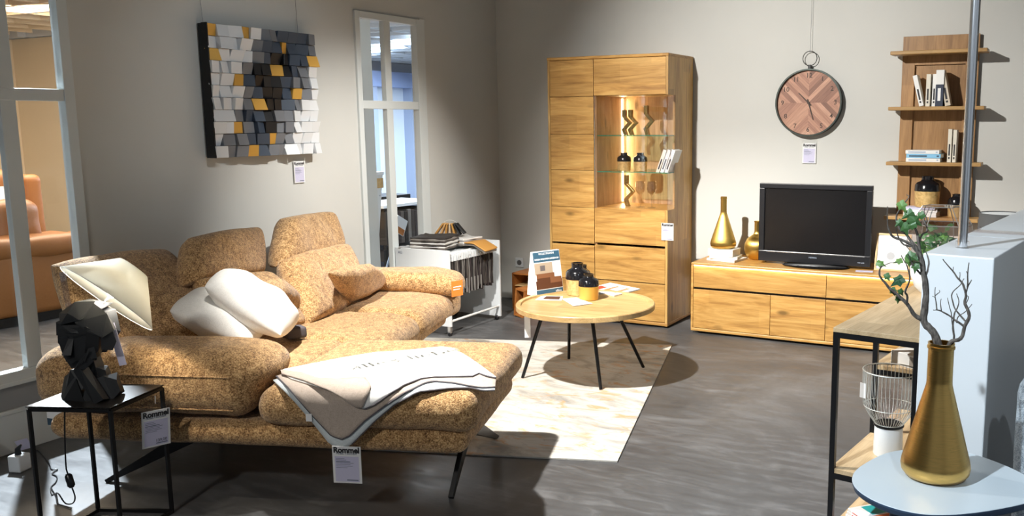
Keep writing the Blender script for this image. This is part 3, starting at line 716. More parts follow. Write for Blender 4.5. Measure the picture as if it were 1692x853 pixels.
def book(name, label, w_, h_, t_, cover, loc, rot=(0, 0, 0), lie=False, group=None, spine_marks=None, cat='book'):
    """upright book: spine faces -y, width t_ (x), height h_ (z), depth w_ (y). lie -> spine along x, height t_"""
    b = thing(name, label, cat, loc, 0, group); b.rotation_euler = rot
    cv = M[cover] if isinstance(cover, str) else cover; c = .0025
    if not lie:
        mb = MB(); mb.box(0, c, 0, w_, 0, h_); mb.box(t_-c, t_, 0, w_, 0, h_); mb.box(0, t_, -c, 0, 0, h_)
        mb.build('cover', cv, b, bevel=.0008, seg=1); MB().box(c, t_-c, 0, w_-.004, .003, h_-.003).build('pages', 'page', b)
        if spine_marks:
            mb = MB()
            for (a, d) in spine_marks[1]: mb.box(t_*.28, t_*.66, -c-.0006, -c, h_*a, h_*d)
            mb.build('spine_printing', spine_marks[0], b)
    else:
        mb = MB(); mb.box(0, h_, 0, w_, 0, c); mb.box(0, h_, 0, w_, t_-c, t_); mb.box(0, h_, -c, 0, 0, t_)
        mb.build('cover', cv, b, bevel=.0008, seg=1); MB().box(.003, h_-.003, 0, w_-.004, c, t_-c).build('pages', 'page', b)
        if spine_marks:
            mb = MB()
            for (a, d) in spine_marks[1]: MB().box(h_*a, h_*d, -c-.0006, -c, t_*.3, t_*.68).build('spine_printing', spine_marks[0], b)
    return b
cr = base('book_cream', (.72, .68, .58), .6); wh = base('book_white', (.80, .80, .78), .5); lb = base('book_blue', (.22, .50, .74), .5); dk = base('book_navy', (.02, .03, .06), .5); bg = base('book_beige', (.62, .55, .44), .6)
mk = ('print', [(.1, .16), (.2, .55)])
for k, dx in enumerate((0, .034, .068)):
    p = inb(1084, 1.143, 5.99); book('paperback_book', ['white book leaning in the glass corner, leftmost of three', 'white book leaning in the glass corner, middle of three', 'white book leaning in the glass corner, rightmost of three'][k],
         .13, .175, .026, cr if k == 0 else wh, p+V3((dx, .0, 0.0005)), (0, R(20), 0), group=None, spine_marks=('print', [(.15, .6)]))
M['wine'] = glass('wine_glass', (.97, .97, .97), .10)
def wineglass(label, loc):
    o = MB().lathe([(0, .002), (.033, .001), (.033, .003), (.006, .006), (.0035, .012), (.0032, .085), (.010, .095), (.028, .112), (.037, .138), (.036, .165), (.030, .195), (.0285, .195), (.0345, .165), (.0355, .138), (.027, .114), (.008, .099), (0, .098)], 36).build('wine_glass', 'wine', None, True)
    o.location = loc; tag_(o, label, 'glass')
wineglass('empty wine glass inside the cabinet, left of the two', inb(1058, gz0+.0005, 6.08))
wineglass('empty wine glass inside the cabinet, right of the two', inb(1077, gz0+.0005, 6.08))

# ================================================================== TV CONSOLE
TX0, TX1, TY0, TY1, TZ1 = -2.313, -.42, 5.885, 6.40, .515
tvc = thing('media_console', 'long low oak media console with a lit edge under the television', 'sideboard', (TX0, TY0, 0))
W2, D2 = TX1-TX0, TY1-TY0
MB().box(0, W2, 0, D2, TZ1-.018, TZ1).build('top_board', 'oak_top', tvc, bevel=.005)
MB().box(0, .016, .0, D2, .02, TZ1-.018).build('side_panel', 'oak', tvc, bevel=.003)
MB().box(W2-.016, W2, .0, D2, .02, TZ1-.018).build('side_panel', 'oak', tvc, bevel=.003)
MB().box(0, W2, -.001, D2, .018, .040).build('bottom_board', 'oak', tvc, bevel=.005)
MB().box(.016, W2-.016, .03, D2-.02, .04, TZ1-.02).build('carcass', 'black_matt', tvc)
MB().box(.04, W2-.04, .05, D2-.03, 0, .019).build('plinth', 'black', tvc)
MB().box(.016, W2-.016, .010, .024, TZ1-.024, TZ1-.019).build('led_strip', 'led_soft', tvc)
area('console_led_light', (TX0+W2/2, TY0-.004, TZ1-.022), (TX0+W2/2, TY0-.002, .1), .75, W2-.05, .012, (1, .80, .48))
s1, s2 = -1.350-TX0, -1.730-TX0
for x0, x1 in ((.018, s1-.0015), (s1+.0015, W2-.018)):
    MB().box(x0, x1, .002, .020, .338, TZ1-.026).build('drawer_front', 'oak', tvc, bevel=.0015)
for x0, x1 in ((.018, s2-.0015), (s2+.0015, s1-.0015), (s1+.0015, W2-.018)):
    MB().box(x0, x1, .002, .020, .043, .322).build('door_panel', 'oak', tvc, bevel=.0015)

# television
a, b, c, d = at(1255, 303, Y=6.06), at(1442, 307, Y=6.06), at(1253, 427, Y=6.06), at(1438, 446, Y=6.06)
tx0, tx1 = (a.x+c.x)/2, (b.x+d.x)/2; tz0, tz1 = (c.z+d.z)/2, (a.z+b.z)/2; tw, thh = tx1-tx0, tz1-tz0
tv = thing('television', 'black flat television standing on the oak media console', 'television', ((tx0+tx1)/2, 6.06, TZ1))
z0, z1 = tz0-TZ1, tz1-TZ1
m_ = MB(); bz = .034
m_.box(-tw/2, tw/2, 0, .035, z0, z0+.075); m_.box(-tw/2, tw/2, 0, .035, z1-bz, z1); m_.box(-tw/2, -tw/2+bz*1.15, 0, .035, z0+.07, z1-bz); m_.box(tw/2-bz*1.15, tw/2, 0, .035, z0+.07, z1-bz)
m_.build('bezel', 'black_plastic', tv, bevel=.004)
MB().box(-tw/2+.03, tw/2-.03, .012, .030, z0+.06, z1-.03).build('screen', base('tv_screen', (.006, .006, .007), .22), tv)
MB().box(-tw/2+.01, tw/2-.01, .034, .10, z0+.03, z1-.02).build('rear_housing', 'black_matt', tv, bevel=.02)
MB().box(-tw/2+.06, tw/2-.035, -.003, 0, z0+.066, z0+.070).build('trim_line', 'chrome', tv)
text('maker_mark', 'MEDION', .014, 'print_grey', tv, TR(0, -.001, z0+.042)); text('format_marks', 'HD LCD', .012, 'print_grey', tv, TR(tw/2-.06, -.001, z0+.028))
MB().box(-.05, .05, .03, .075, .012, z0+.06).build('neck', 'black_gloss', tv, bevel=.006)
MB().lathe([(0, 0), (.19, 0), (.2, .006), (.185, .014), (0, .02)], 48, T=Matrix.Diagonal((1.15, .62, 1, 1))).build('stand', 'black_gloss', tv, True, loc=(.02, -.005, 0))

# flasks and books on the console
def flask(label, loc, H_, Rb, mat, name='brass_vase', neck=.24):
    rn = Rb*.44*.55/.55*.55; rn = Rb*neck*1.0
    prof = [(0, 0), (Rb*.70, 0), (Rb*.86, H_*.012), (Rb*.97, H_*.045), (Rb, H_*.085), (Rb*.97, H_*.13)]
    for k in range(1, 9):
        u = k/8; prof.append((Rb*.97*(1-u)+rn*u, H_*(.13+.56*u)))
    prof += [(rn*.98, H_*.72), (rn*.97, H_*.955), (rn*1.06, H_*.96), (rn*1.06, H_*.975), (rn*.99, H_*.98), (rn*1.02, H_), (rn*.90, H_), (rn*.88, H_*.8), (0, H_*.8)]
    o = MB().lathe(prof, 64).build(name, mat, None, True); o.location = loc; return tag_(o, label, 'vase')
fb = at(1195, 405, Y=6.10); ft = at(1197, 325, Y=6.10)
bz1 = TZ1
pp = at(1164, 432, Z=TZ1)
def lbook(nm, label, px_, z, L, Dp, T_, cov, rz, marks=None, Yf=None, cat='book'):
    p = at(px_, 430, Y=Yf); return book(nm, label, Dp, L, T_, cov, (p.x, Yf, z), (0, 0, R(rz)), True, None, marks, cat)
lbook('hardcover_book', 'thin white book at the bottom of the stack under the flask vase', 1168, TZ1+.0005, .225, .19, .016, wh, -10, None, 6.02)
lbook('hardcover_book', 'cream book in the middle of the stack under the flask vase', 1172, TZ1+.017, .205, .17, .018, cr, 6, None, 6.0)
lbook('hardcover_book', 'thick white book on top of the stack under the flask vase', 1170, TZ1+.0355, .19, .15, .050, wh, -4, None, 6.02)
fz = TZ1+.0862
ftop = at(1196, 325, Y=6.09).z
flask('tapered brass flask vase standing on a stack of white books', (at(1195, 400, Y=6.09).x, 6.09, fz), ftop-fz, .094, 'brass_b')
bx = at(1253, 400, Y=6.21)
o = MB().lathe([(0, 0), (.045, 0), (.06, .004), (.088, .03), (.103, .065), (.106, .09), (.100, .125), (.080, .160), (.052, .182), (.034, .192), (.026, .202), (.0235, .222), (.0235, .285), (.026, .288), (.0275, .296), (.0235, .297), (.020, .28), (0, .25)], 56).build('brass_vase', 'brass_b', None, True)
bzt = at(1247, 365, Y=6.21).z; k = (bzt-TZ1)/.297; o.scale = (k*.92, k*.92, k); o.location = (bx.x-.01, 6.21, TZ1); tag_(o, 'round bellied brass bottle vase half hidden behind the television', 'vase')
# framed picture leaning
a = at(1443, 447, Z=TZ1); t = thing('picture_frame', 'thin oak framed white print leaning on the wall right of the television', 'picture', (a.x, a.y+.02, TZ1+.001)); t.rotation_euler = (R(-14), 0, R(0))
fh = .25; fw_ = .225
mb = MB(); mb.box(0, .012, 0, .014, 0, fh); mb.box(fw_-.012, fw_, 0, .014, 0, fh); mb.box(.012, fw_-.012, 0, .014, 0, .012); mb.box(.012, fw_-.012, 0, .014, fh-.012, fh); mb.build('frame', 'oak_tbl', t)
MB().box(.012, fw_-.012, .006, .010, .012, fh-.012).build('mat_board', 'paper', t)
MB().lathe([(0, 0), (.026, 0), (.026, .0008), (0, .0008)], 24, (0, 0, 0), 0, UPR).build('print_motif', base('motif', (.42, .43, .45), .8), t, loc=(.10, .0055, .10))
MB().box(.05, .15, .005, .006, .17, .175).box(.05, .12, .005, .006, .16, .164).build('print_lines', 'print_grey', t)
a = at(1428, 449, Z=TZ1); t = MB().box(-.055, .055, -.03, .03, 0, .002).build('info_card', 'tag_blue', None, loc=(a.x, a.y+.0, TZ1+.001), rot=(0, 0, R(8))); tag_(t, 'small flat card lying on the console beside the television foot', 'card')
# cable on the console
mb = MB(); mb.tube([at(1262, 428, Y=6.25), at(1275, 424, Z=TZ1+.006), at(1290, 421, Z=TZ1+.006), at(1310, 419, Z=TZ1+.006)], .004, 8); tag_(mb.build('tv_cable', 'black_plastic', None, True), 'black cable on the console running behind the television', 'cable')

# ================================================================== CLOCK
ck = thing('wall_clock', 'round wooden herringbone wall clock in a black metal rim', 'clock', (-1.630, WY, 1.632))
def clock_m():
    m = base('clock_planks', (.5, .3, .22), .6); N, L = nt(m); v = coords(m, 'Object'); s = N.new('ShaderNodeSeparateXYZ'); L.new(v, s.inputs[0])
    ax, az = math_(m, 'ABSOLUTE', s.outputs[0]), math_(m, 'ABSOLUTE', s.outputs[2])
    d = math_(m, 'FLOOR', math_(m, 'DIVIDE', math_(m, 'SUBTRACT', ax, az), .042))
    cb = N.new('ShaderNodeCombineXYZ'); L.new(d, cb.inputs[0]); L.new(math_(m, 'SIGN', s.outputs[0]), cb.inputs[1]); L.new(math_(m, 'SIGN', s.outputs[2]), cb.inputs[2])
    wn = N.new('ShaderNodeTexWhiteNoise'); L.new(cb.outputs[0], wn.inputs[0])
    c = ramp(m, wn.outputs[0], [(0, (.24, .125, .09)), (.35, (.40, .21, .15)), (.7, (.52, .29, .20)), (1, (.60, .36, .26))])
    al = math_(m, 'ADD', ax, az); cb2 = N.new('ShaderNodeCombineXYZ'); L.new(math_(m, 'MULTIPLY', math_(m, 'SUBTRACT', ax, az), 90), cb2.inputs[0]); L.new(math_(m, 'MULTIPLY', al, 6), cb2.inputs[1])
    g = tex_noise(m, cb2.outputs[0], 1, 5, .6); c = mix(m, 1, c, ramp(m, g, [(.3, (.72, .68, .66)), (.7, (1.12, 1.1, 1.08))]), 'MULTIPLY'); setc(m, c); return m
CR = .236
def ydisc(prof, n=72, ring=False): return MB().lathe(prof, n, T=Matrix.Rotation(PI/2, 4, 'X'), ring=ring)
ydisc([(0, .034), (CR-.012, .034), (CR-.012, .020), (0, .020)]).build('clock_face', clock_m(), ck, True)
ydisc([(CR-.010, .002), (CR, .002), (CR, .056), (CR-.010, .056), (CR-.012, .034)], 72, True).build('rim', base('rim_metal', (.035, .045, .04), .4, .6), ck, True)
nm = base('clock_ink', (.05, .028, .02), .6)
for n_ in range(1, 13):
    an = R(30*n_); rr = CR*.80
    text('numeral', str(n_), .046, nm, ck, TR(rr*math.sin(an), -.0345, rr*math.cos(an)), bold=.0004)
def hand(nm_, ang, ln, tail, wd):
    a_ = R(ang); d_ = V3((math.sin(a_), 0, math.cos(a_))); s_ = V3((math.cos(a_), 0, -math.sin(a_)))
    P_ = [-d_*tail-s_*wd/2, -d_*tail+s_*wd/2, d_*ln+s_*wd*.25, d_*ln-s_*wd*.25]
    MB().prism([(p.x, -.040, p.z) for p in P_], (0, .003, 0)).build(nm_, nm, ck)
hand('hour_hand', -46, .100, .025, .010); hand('minute_hand', 163, .125, .025, .009)
ydisc([(0, .044), (.009, .044), (.009, .036), (0, .036)], 20).build('hub', nm, ck)
MB().box(-.010, .010, -.040, -.020, CR-.004, CR+.028).build('hanger_lug', 'black', ck, bevel=.002)
MB().tube([V3((.050*math.cos(t), -.030, CR+.072+.050*math.sin(t))) for t in [2*PI*i/40 for i in range(40)]], .0026, 8, closed=True).build('hanging_ring', 'black', ck, True)
MB().tube([(0, -.028, CR+.12), (.002, -.004, 1.6)], .0012, 6).build('hanging_wire', 'chrome', ck)
price_tag('price_tag', 'price tag on the back wall right below the round clock', .098, .145, (-1.622, WY-.008, 1.348), 0)

# wall socket
t = thing('wall_socket', 'white wall socket low on the back wall behind the crates', 'socket', (at(858, 434, Y=6.41).x, WY, at(858, 434, Y=6.41).z))
MB().box(-.04, .04, -.010, 0, -.04, .04).build('plate', 'white_lam', t, bevel=.003); ydisc([(0, .011), (.018, .011), (.020, .013), (.022, .013), (.022, .008)], 24).build('insert', base('socket_grey', (.12, .12, .12), .5), t)

# ================================================================== WALL SHELF
sh = thing('wall_shelf', 'oak wall shelf unit with four boards hanging behind the chrome pole', 'shelf', (-1.055, WY, 0))
top = at(1493, 61, Y=6.39).z
xl_, xr_ = at(1493, 61, Y=6.385).x+1.055, at(1620, 58, Y=6.385).x+1.055
pl = (xr_-xl_)*.17
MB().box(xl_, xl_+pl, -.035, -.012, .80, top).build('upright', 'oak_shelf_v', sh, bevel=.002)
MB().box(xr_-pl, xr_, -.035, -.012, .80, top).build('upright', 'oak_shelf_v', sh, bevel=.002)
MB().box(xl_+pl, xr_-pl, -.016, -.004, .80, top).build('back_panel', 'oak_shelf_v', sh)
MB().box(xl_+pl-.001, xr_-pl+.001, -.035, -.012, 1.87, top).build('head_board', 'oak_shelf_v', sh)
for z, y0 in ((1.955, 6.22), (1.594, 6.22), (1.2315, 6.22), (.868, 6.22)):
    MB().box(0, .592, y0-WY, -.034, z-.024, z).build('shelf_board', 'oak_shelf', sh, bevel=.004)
def upb(label, px_, z, h_, t_, cov, lean=0, marks=mk, Y=6.26, w_=.11): 
    p = at(px_, 150, Y=Y); return book('paperback_book', label, w_, h_, t_, cov, (p.x, Y, z+.0005+(t_*abs(math.sin(R(lean))) if lean > 0 else 0)), (0, R(lean), 0), False, None, marks)
upb('white book with red print leaning left at the row end of the upper shelf', 1520, 1.594, .205, .028, wh, -14)
upb('cream paperback standing second from left on the upper shelf', 1530, 1.594, .208, .027, cr)
upb('pale paperback standing left of the navy and white one on the upper shelf', 1540.5, 1.594, .208, .025, wh)
b_ = upb('navy and white book standing in the middle of the upper shelf', 1546, 1.594, .232, .048, dk, 0, ('paper', [(.15, .5)]), 6.255)
MB().box(-.0005, .0485, -.0032, .11, .14, .2325).build('white_upper_cover', wh, b_)
upb('beige book leaning right against nothing at the right of the upper shelf', 1563, 1.594, .212, .034, bg, -12, mk, 6.265)
upb('cream paperback standing upright on the second shelf, left of two', 1570.5, 1.2315, .215, .024, cr)
upb('cream paperback standing upright on the second shelf, right of two', 1579, 1.2315, .21, .022, cr)
def lyb(label, px_, z, L, T_, cov, marks, Y=6.25, Dp=.15, rz=0):
    p = at(px_, 260, Y=Y); return book('paperback_book', label, Dp, L, T_, cov, (p.x, Y, z), (0, 0, R(rz)), True, None, marks)
mk2 = ('print_grey', [(.08, .6), (.9, .95)])
lyb('white paperback at the bottom of the lying stack on the second shelf', 1497, 1.232, .215, .026, wh, mk2)
lyb('light blue paperback in the middle of the lying stack on the second shelf', 1497.5, 1.2585, .218, .026, lb, ('navy', [(.08, .6), (.88, .95)]), 6.25, .15, -2)
lyb('white paperback on top of the lying stack on the second shelf', 1496, 1.285, .212, .024, wh, mk2)
lyb('white booklet at the bottom of the stack under the jar on the lowest shelf', 1497, .8685, .21, .030, wh, None, 6.245, .14, -4)
lyb('white booklet in the middle of the stack under the jar on the lowest shelf', 1500, .899, .20, .018, wh, None, 6.245, .14, 3)
lyb('pale lilac booklet on top of the stack under the jar on the lowest shelf', 1498, .9175, .195, .012, base('lilac', (.55, .55, .72), .6), None, 6.25, .13, -3)
p = at(1530, 335, Y=6.31); jar('storage_jar', 'large gold and black jar standing on booklets on the wall shelf', (p.x+.005, 6.315, .930), .082, .205, .52)
p = at(1580, 355, Y=6.30); jar('storage_jar', 'small gold and black jar on the lowest wall shelf beside the pole', (p.x, 6.29, .8685), .056, .155, .55)

# ================================================================== OBJECTS ON THE COFFEE TABLE
TT = .453
def jar_at(label, px0, px1, pyb, pyt, zb, body, split): 
    c_ = at((px0+px1)/2, pyb, Z=zb); dist = (c_-CO).dot(FW); r_ = (px1-px0)/2*dist/F; c_ = c_+V3((c_.x, c_.y, 0)).normalized()*r_*.9
    dist = (c_-CO).dot(FW); h_ = (pyb-pyt)*dist/F*1.0; return jar('storage_jar', label, (c_.x, c_.y, zb), r_, h_*.93, split, None, body)
jar_at('large gold and black jar on the coffee table, behind the small one', 935, 974, 490, 433, TT, 'leaf_gold', .50)
jar_at('small gold and black jar at the front of the coffee table', 956, 990, 498, 452, TT, 'gold_paint', .54)
jar_at('black and gold jar mostly hidden behind the large coffee table jar', 952, 976, 481, 436, TT, 'gold_paint', .5)
# tent flyer
a, b = at(887, 491, Z=TT), at(931, 484, Z=TT); dv = (b-a); fwid = dv.length; rz = math.atan2(dv.y, dv.x)
fl_ = thing('tent_card', 'white folded tent card with a blue header and brown sofa picture', 'flyer', (a.x, a.y, TT+.0005), rz)
H_ = .27; dep = .10
def panel(nm_, mat, x0, x1, z0, z1, off, par=fl_):
    # on front slanted face: y from 0 (z=0) to dep*.35 (z=H_)
    f = lambda z: dep*.42*(z/H_)**1.2; n_ = 10
    vs = []; fs = []
    for i in range(n_+1):
        z = z0+(z1-z0)*i/n_; vs += [(x0, f(z)-off, z), (x1, f(z)-off, z)]
    for i in range(n_): fs.append((2*i, 2*i+1, 2*i+3, 2*i+2))
    o = MB().add(vs, fs).build(nm_, mat, par); fins(o, 0, .0006); return o
xs_ = .0
panel('front_sheet', 'paper', 0, fwid, 0, H_, 0)
mb = MB(); f = lambda z: dep*.42*(z/H_)**1.2; vs = []; fs = []
for i in range(11):
    z = H_*i/10; vs += [(0, dep-f(z), z), (fwid, dep-f(z), z)]
for i in range(10): fs.append((2*i, 2*i+1, 2*i+3, 2*i+2))
o = mb.add(vs, fs).build('back_sheet', 'paper', fl_); fins(o, 0, .0006)
# closed white gusset on the left as in the photo
MB().prism([(0.0, f(H_*i/8), H_*i/8) for i in range(9)]+[(0.0, dep-f(H_*i/8), H_*i/8) for i in range(8, -1, -1)], (.0006, 0, 0)).build('side_fold', 'paper', fl_)
M['hdr'] = base('flyer_header', (.035, .10, .16), .5)
panel('header_band', 'hdr', 0.002, fwid-.002, H_*.76, H_*.985, .0008)
panel('footer_band', 'hdr', 0.002, fwid-.002, H_*.01, H_*.135, .0008)
def photo_m():
    m = base('flyer_photo', (.3, .2, .1), .5); return m
panel('photo_wall', base('flyer_beige', (.42, .33, .24), .5), .004, fwid*.68, H_*.48, H_*.74, .0008)
M['fly_br'] = base('flyer_brown', (.10, .035, .015), .5); M['fly_br2'] = base('flyer_tan', (.22, .09, .04), .5)
panel('photo_floor', 'fly_br', .004, fwid*.99, H_*.15, H_*.34, .0008)
panel('photo_sofa', 'fly_br2', .012, fwid*.72, H_*.33, H_*.50, .0010)
panel('photo_sofa_arm', 'fly_br', .012, fwid*.55, H_*.30, H_*.40, .0013)
panel('photo_table', 'fly_br2', fwid*.55, fwid*.97, H_*.27, H_*.40, .0013)
panel('photo_picture', base('flyer_grey', (.14, .12, .12), .5), fwid*.22, fwid*.40, H_*.56, H_*.68, .0012)
sl = Matrix.Rotation(R(74), 4, 'X')
text('header_name', 'WÖSTMANN', .020, 'paper', fl_, Matrix.Translation((fwid*.5, f(H_*.945)-.0016, H_*.94)) @ sl)
text('header_title', 'MASSA WOHNEN LUCERA 2.0', .0135, 'paper', fl_, Matrix.Translation((fwid*.5, f(H_*.82)-.0016, H_*.82)) @ sl, bold=.0004)
text('footer_name', 'elfino', .020, 'paper', fl_, Matrix.Translation((fwid*.82, f(H_*.07)-.0018, H_*.075)) @ Matrix.Rotation(R(84), 4, 'X'))
def sheet(nm_, label, pts, z, t_, mat, cat, extras=None, grp=None):
    P_ = [at(x, y, Z=z) for x, y in pts]; c_ = sum(P_, V3((0, 0, 0)))/len(P_)
    t = thing(nm_, label, cat, (c_.x, c_.y, z)); q = [(p.x-c_.x, p.y-c_.y, 0) for p in P_]
    MB().prism(q, (0, 0, t_)).build('cover' if t_ > .003 else 'sheet', mat, t)
    for k, (nn, (u0, u1, v0, v1), mm) in enumerate(extras or []):
        A_, B_, C_, D_ = [V3(x) for x in q]; g = lambda u, v: A_*(1-u)*(1-v)+B_*u*(1-v)+C_*u*v+D_*(1-u)*v
        MB().prism([tuple(g(u, v)+V3((0, 0, t_+.0002*(k+1)))) for u, v in ((u0, v0), (u1, v0), (u1, v1), (u0, v1))], (0, 0, .0002)).build(nn, mm, t)
    return t
M['red'] = base('print_red', (.60, .06, .03), .5); M['tan_p'] = base('print_tan', (.50, .25, .10), .5)
sheet('magazine', 'magazine with red print lying at the right rim of the coffee table', [(1015, 490), (1058, 479), (1008, 469), (972, 478)], TT+.0015, .007, 'paper', 'magazine', [('picture', (.2, .8, .15, .6), 'tan_p'), ('headline', (.1, .5, .7, .95), 'red'), ('picture', (.35, .75, .25, .5), 'tag_blue')])
sheet('leaflet', 'leaflet with a dark photo lying in front of the tent card', [(884, 496), (928, 497), (930, 490), (895, 489)], TT+.0015, .0012, 'paper', 'leaflet', [('picture', (.25, .9, .2, .9), 'fly_br')])
sheet('leaflet', 'plain white leaflet lying at the front rim of the coffee table', [(947, 506), (979, 502), (952, 492), (928, 494)], TT+.0032, .0012, 'paper', 'leaflet')
sheet('notepad', 'dark spiral notepad end showing beside the small jar', [(984, 487), (1001, 486), (994, 481), (978, 482)], TT+.0015, .0015, 'black_matt', 'notepad')
# paper hanging from the table's left rim
p = at(868, 512, Z=.43); t = MB().box(-.017, .017, -.0006, .0006, -.165, 0).build('hang_tag', 'paper', None, loc=(p.x+.012, p.y+.0, .43), rot=(0, 0, R(35))); tag_(t, 'narrow white strip hanging from the left rim of the coffee table', 'hang tag')

# ================================================================== RIGHT: PARTITION, POLE
pt = MB().box(.322, .53, -.118, 2.4, 0, 1.1).build('partition', 'white_lam', None, bevel=.004); pt.location = E0; pt.rotation_euler = (0, 0, ETH); pt.name = 'wall_partition'; struct(pt)
o = MB().box(.321, .531, .395, .40, 1.0995, 1.1006).build('trim_2', base('seam_pale', (.55, .58, .62), .5), None); o.location = E0; o.rotation_euler = (0, 0, ETH); struct(o)
pl_ = at(1590, 410, Z=1.1); q_ = at(1613, 0, X=pl_.x)
t = thing('chrome_pole', 'shiny chrome pole rising from the white partition top', 'pole', (pl_.x, pl_.y, 1.1))
MB().lathe([(0, .004), (.0148, .004), (.0148, 1.35), (0, 1.35)], 36).build('pole', 'chrome', t, True)
MB().lathe([(0, .0008), (.021, .0008), (.021, .022), (.0155, .022), (.0155, .006), (0, .006)], 30).build('collar', 'clear', t, True)
t = thing('clear_strip', 'clear plastic strip lying across the white partition top by the pole', 'plastic strip', E0, ETH)
a = EL(1568, 398, z=1.1); b = EL(1675, 396, z=1.1)
MB().box(.325, .52, .50, .56, 1.1005, 1.106).build('strip', 'clear_cab', t, bevel=.002)
MB().tube([(.345, .50+.012*i, 1.108+.006*(i % 2)) for i in range(6)], .004, 6).build('curled_end', 'clear_cab', t, True)

# ================================================================== SHELF TABLE (ETAGERE)
et = thing('shelf_table', 'black framed console shelf with pale oak boards beside the white partition', 'console shelf', E0, ETH)
EW, EDp, EH = .295, 1.05, .80; tq = .019
MB().box(0, EW, 0, EDp, EH-.016, EH).build('top_board', 'oak_pale', et, bevel=.001)
def bar(mb, a, b): 
    x0, x1 = sorted((a[0], b[0])); y0, y1 = sorted((a[1], b[1])); z0, z1 = sorted((a[2], b[2])); return mb.box(x0, x1+(tq if x0 == x1 else 0), y0, y1+(tq if y0 == y1 else 0), z0, z1+(tq if z0 == z1 else 0))
for x, y in ((0, 0), (EW-tq, 0), (0, .44), (EW-tq, .44), (0, EDp-tq), (EW-tq, EDp-tq)):
    MB().box(x, x+tq, y, y+tq, 0, EH-.0165).build('leg', 'black', et)
def rails(z, y0, y1):
    mb = MB(); zz = z
    bar(mb, (tq, y0, zz), (EW-tq, y0, zz)); bar(mb, (tq, y1-tq, zz), (EW-tq, y1-tq, zz)); bar(mb, (0, y0+tq, zz), (0, y1-tq, zz)); bar(mb, (EW-tq, y0+tq, zz), (EW-tq, y1-tq, zz)); return mb
rails(EH-.036, 0, EDp).build('top_frame', 'black', et)
for z, y0, y1 in ((.290, 0, .80), (.566, .44, EDp), (.060, 0, EDp)):
    rails(z-.037, y0, y1).build('shelf_frame', 'black', et)
    MB().box(.003, EW-.003, y0+.003, y1-.003, z-.017, z).build('shelf_board', 'oak_pale', et, bevel=.001)
def EW_(x, y, z): return E0+EX*x+EY*y+V3((0, 0, z))
# wire basket lantern on white foot
c = EW_(.132, .245, .2905)
t = thing('wire_lantern', 'grey wire basket candle holder with glass on a white round foot', 'candle holder', c)
MB().lathe([(0, 0), (.050, 0), (.052, .004), (.050, .108), (.046, .110), (0, .110)], 40).build('foot', 'white_lam', t, True)
RB = .098; zb, zt_ = .120, .318; wire = base('wire_grey', (.62, .62, .58), .5, .2)
def brad(z): 
    u = (z-zb)/(zt_-zb); return RB*min(1, (.52+.48*math.sin(min(1, u/.5)*PI/2)))
ribs = MB()
for k in range(44):
    th_ = 2*PI*k/44; ribs.tube([(brad(zb+(zt_-zb)*i/8)*math.cos(th_), brad(zb+(zt_-zb)*i/8)*math.sin(th_), zb+(zt_-zb)*i/8) for i in range(9)], .0011, 5)
ribs.build('basket_wires', wire, t, True)
for z, nm_ in ((zb, 'base_ring'), (zt_, 'rim_ring'), (zb+.065, 'middle_ring')):
    r_ = brad(z); MB().tube([(r_*math.cos(2*PI*i/48), r_*math.sin(2*PI*i/48), z) for i in range(48)], .0024 if z == zt_ else .0016, 6, closed=True).build(nm_, wire, t, True)
MB().lathe([(0, zb-.008), (.054, zb-.008), (.054, zb-.002), (0, zb-.002)], 40).build('base_plate', 'black', t, True)
MB().lathe([(0, zb-.002), (.040, zb-.002), (.042, .03+zb), (.044, .14+zb), (.042, .14+zb), (.040, .03+zb), (0, zb+.002)], 36).build('glass_cylinder', 'clear_cab', t, True)
MB().box(-.012, .012, -.0008, .0008, -.055, 0).build('paper_tag', 'paper', t, loc=(-.088, -.052, zt_-.045), rot=(0, 0, R(-25)))
# thick book with printed cover
t = book('hardcover_book', 'thick white open-spined book with handwriting print on the middle board', .20, .17, .052, wh, EW_(.055, .50, .5665), (0, 0, R(-32)), True, None, None)
t['label'] = 'thick white book with black script cover on the middle shelf board'
text('cover_script', 'Sylt', .055, 'print', t, Matrix.Translation((.085, .10, .0525)) @ Matrix.Rotation(R(0), 4, 'Z'))
MB().box(.09, .165, -.0030, -.0024, .004, .045).build('photo_label', base('label_grey', (.30, .27, .24), .5), t)
# magazines on the bottom board
Z0 = .0605; cols = [('teal', (.02, .40, .42)), ('orange_print', (.72, .14, .03))]
for k, (dz, rz_) in enumerate(((0, -34), (.012, -31), (.024, -36))):
    p = EL(1393, 838-8*k, z=Z0+dz)
    t = thing('magazine', ['white magazine at the bottom of the pile under the grey side table', 'white magazine in the middle of the pile under the grey side table', 'colourful magazine on top of the pile under the grey side table'][k], 'magazine', EW_(.02+.004*k, .135, Z0+dz), ETH+R(rz_))
    MB().box(0, .20, 0, .15, 0, .0112).build('cover', 'paper', t, bevel=.002)
    if k == 2:
        MB().box(.01, .08, .05, .145, .0113, .0117).build('cover_picture', base('teal', cols[0][1], .5), t); MB().box(.09, .17, .01, .14, .0113, .0117).build('cover_picture', base('orange_print', cols[1][1], .5), t)
    MB().box(.03, .09, -.0006, 0, .004, .007).build('spine_printing', 'red', t)
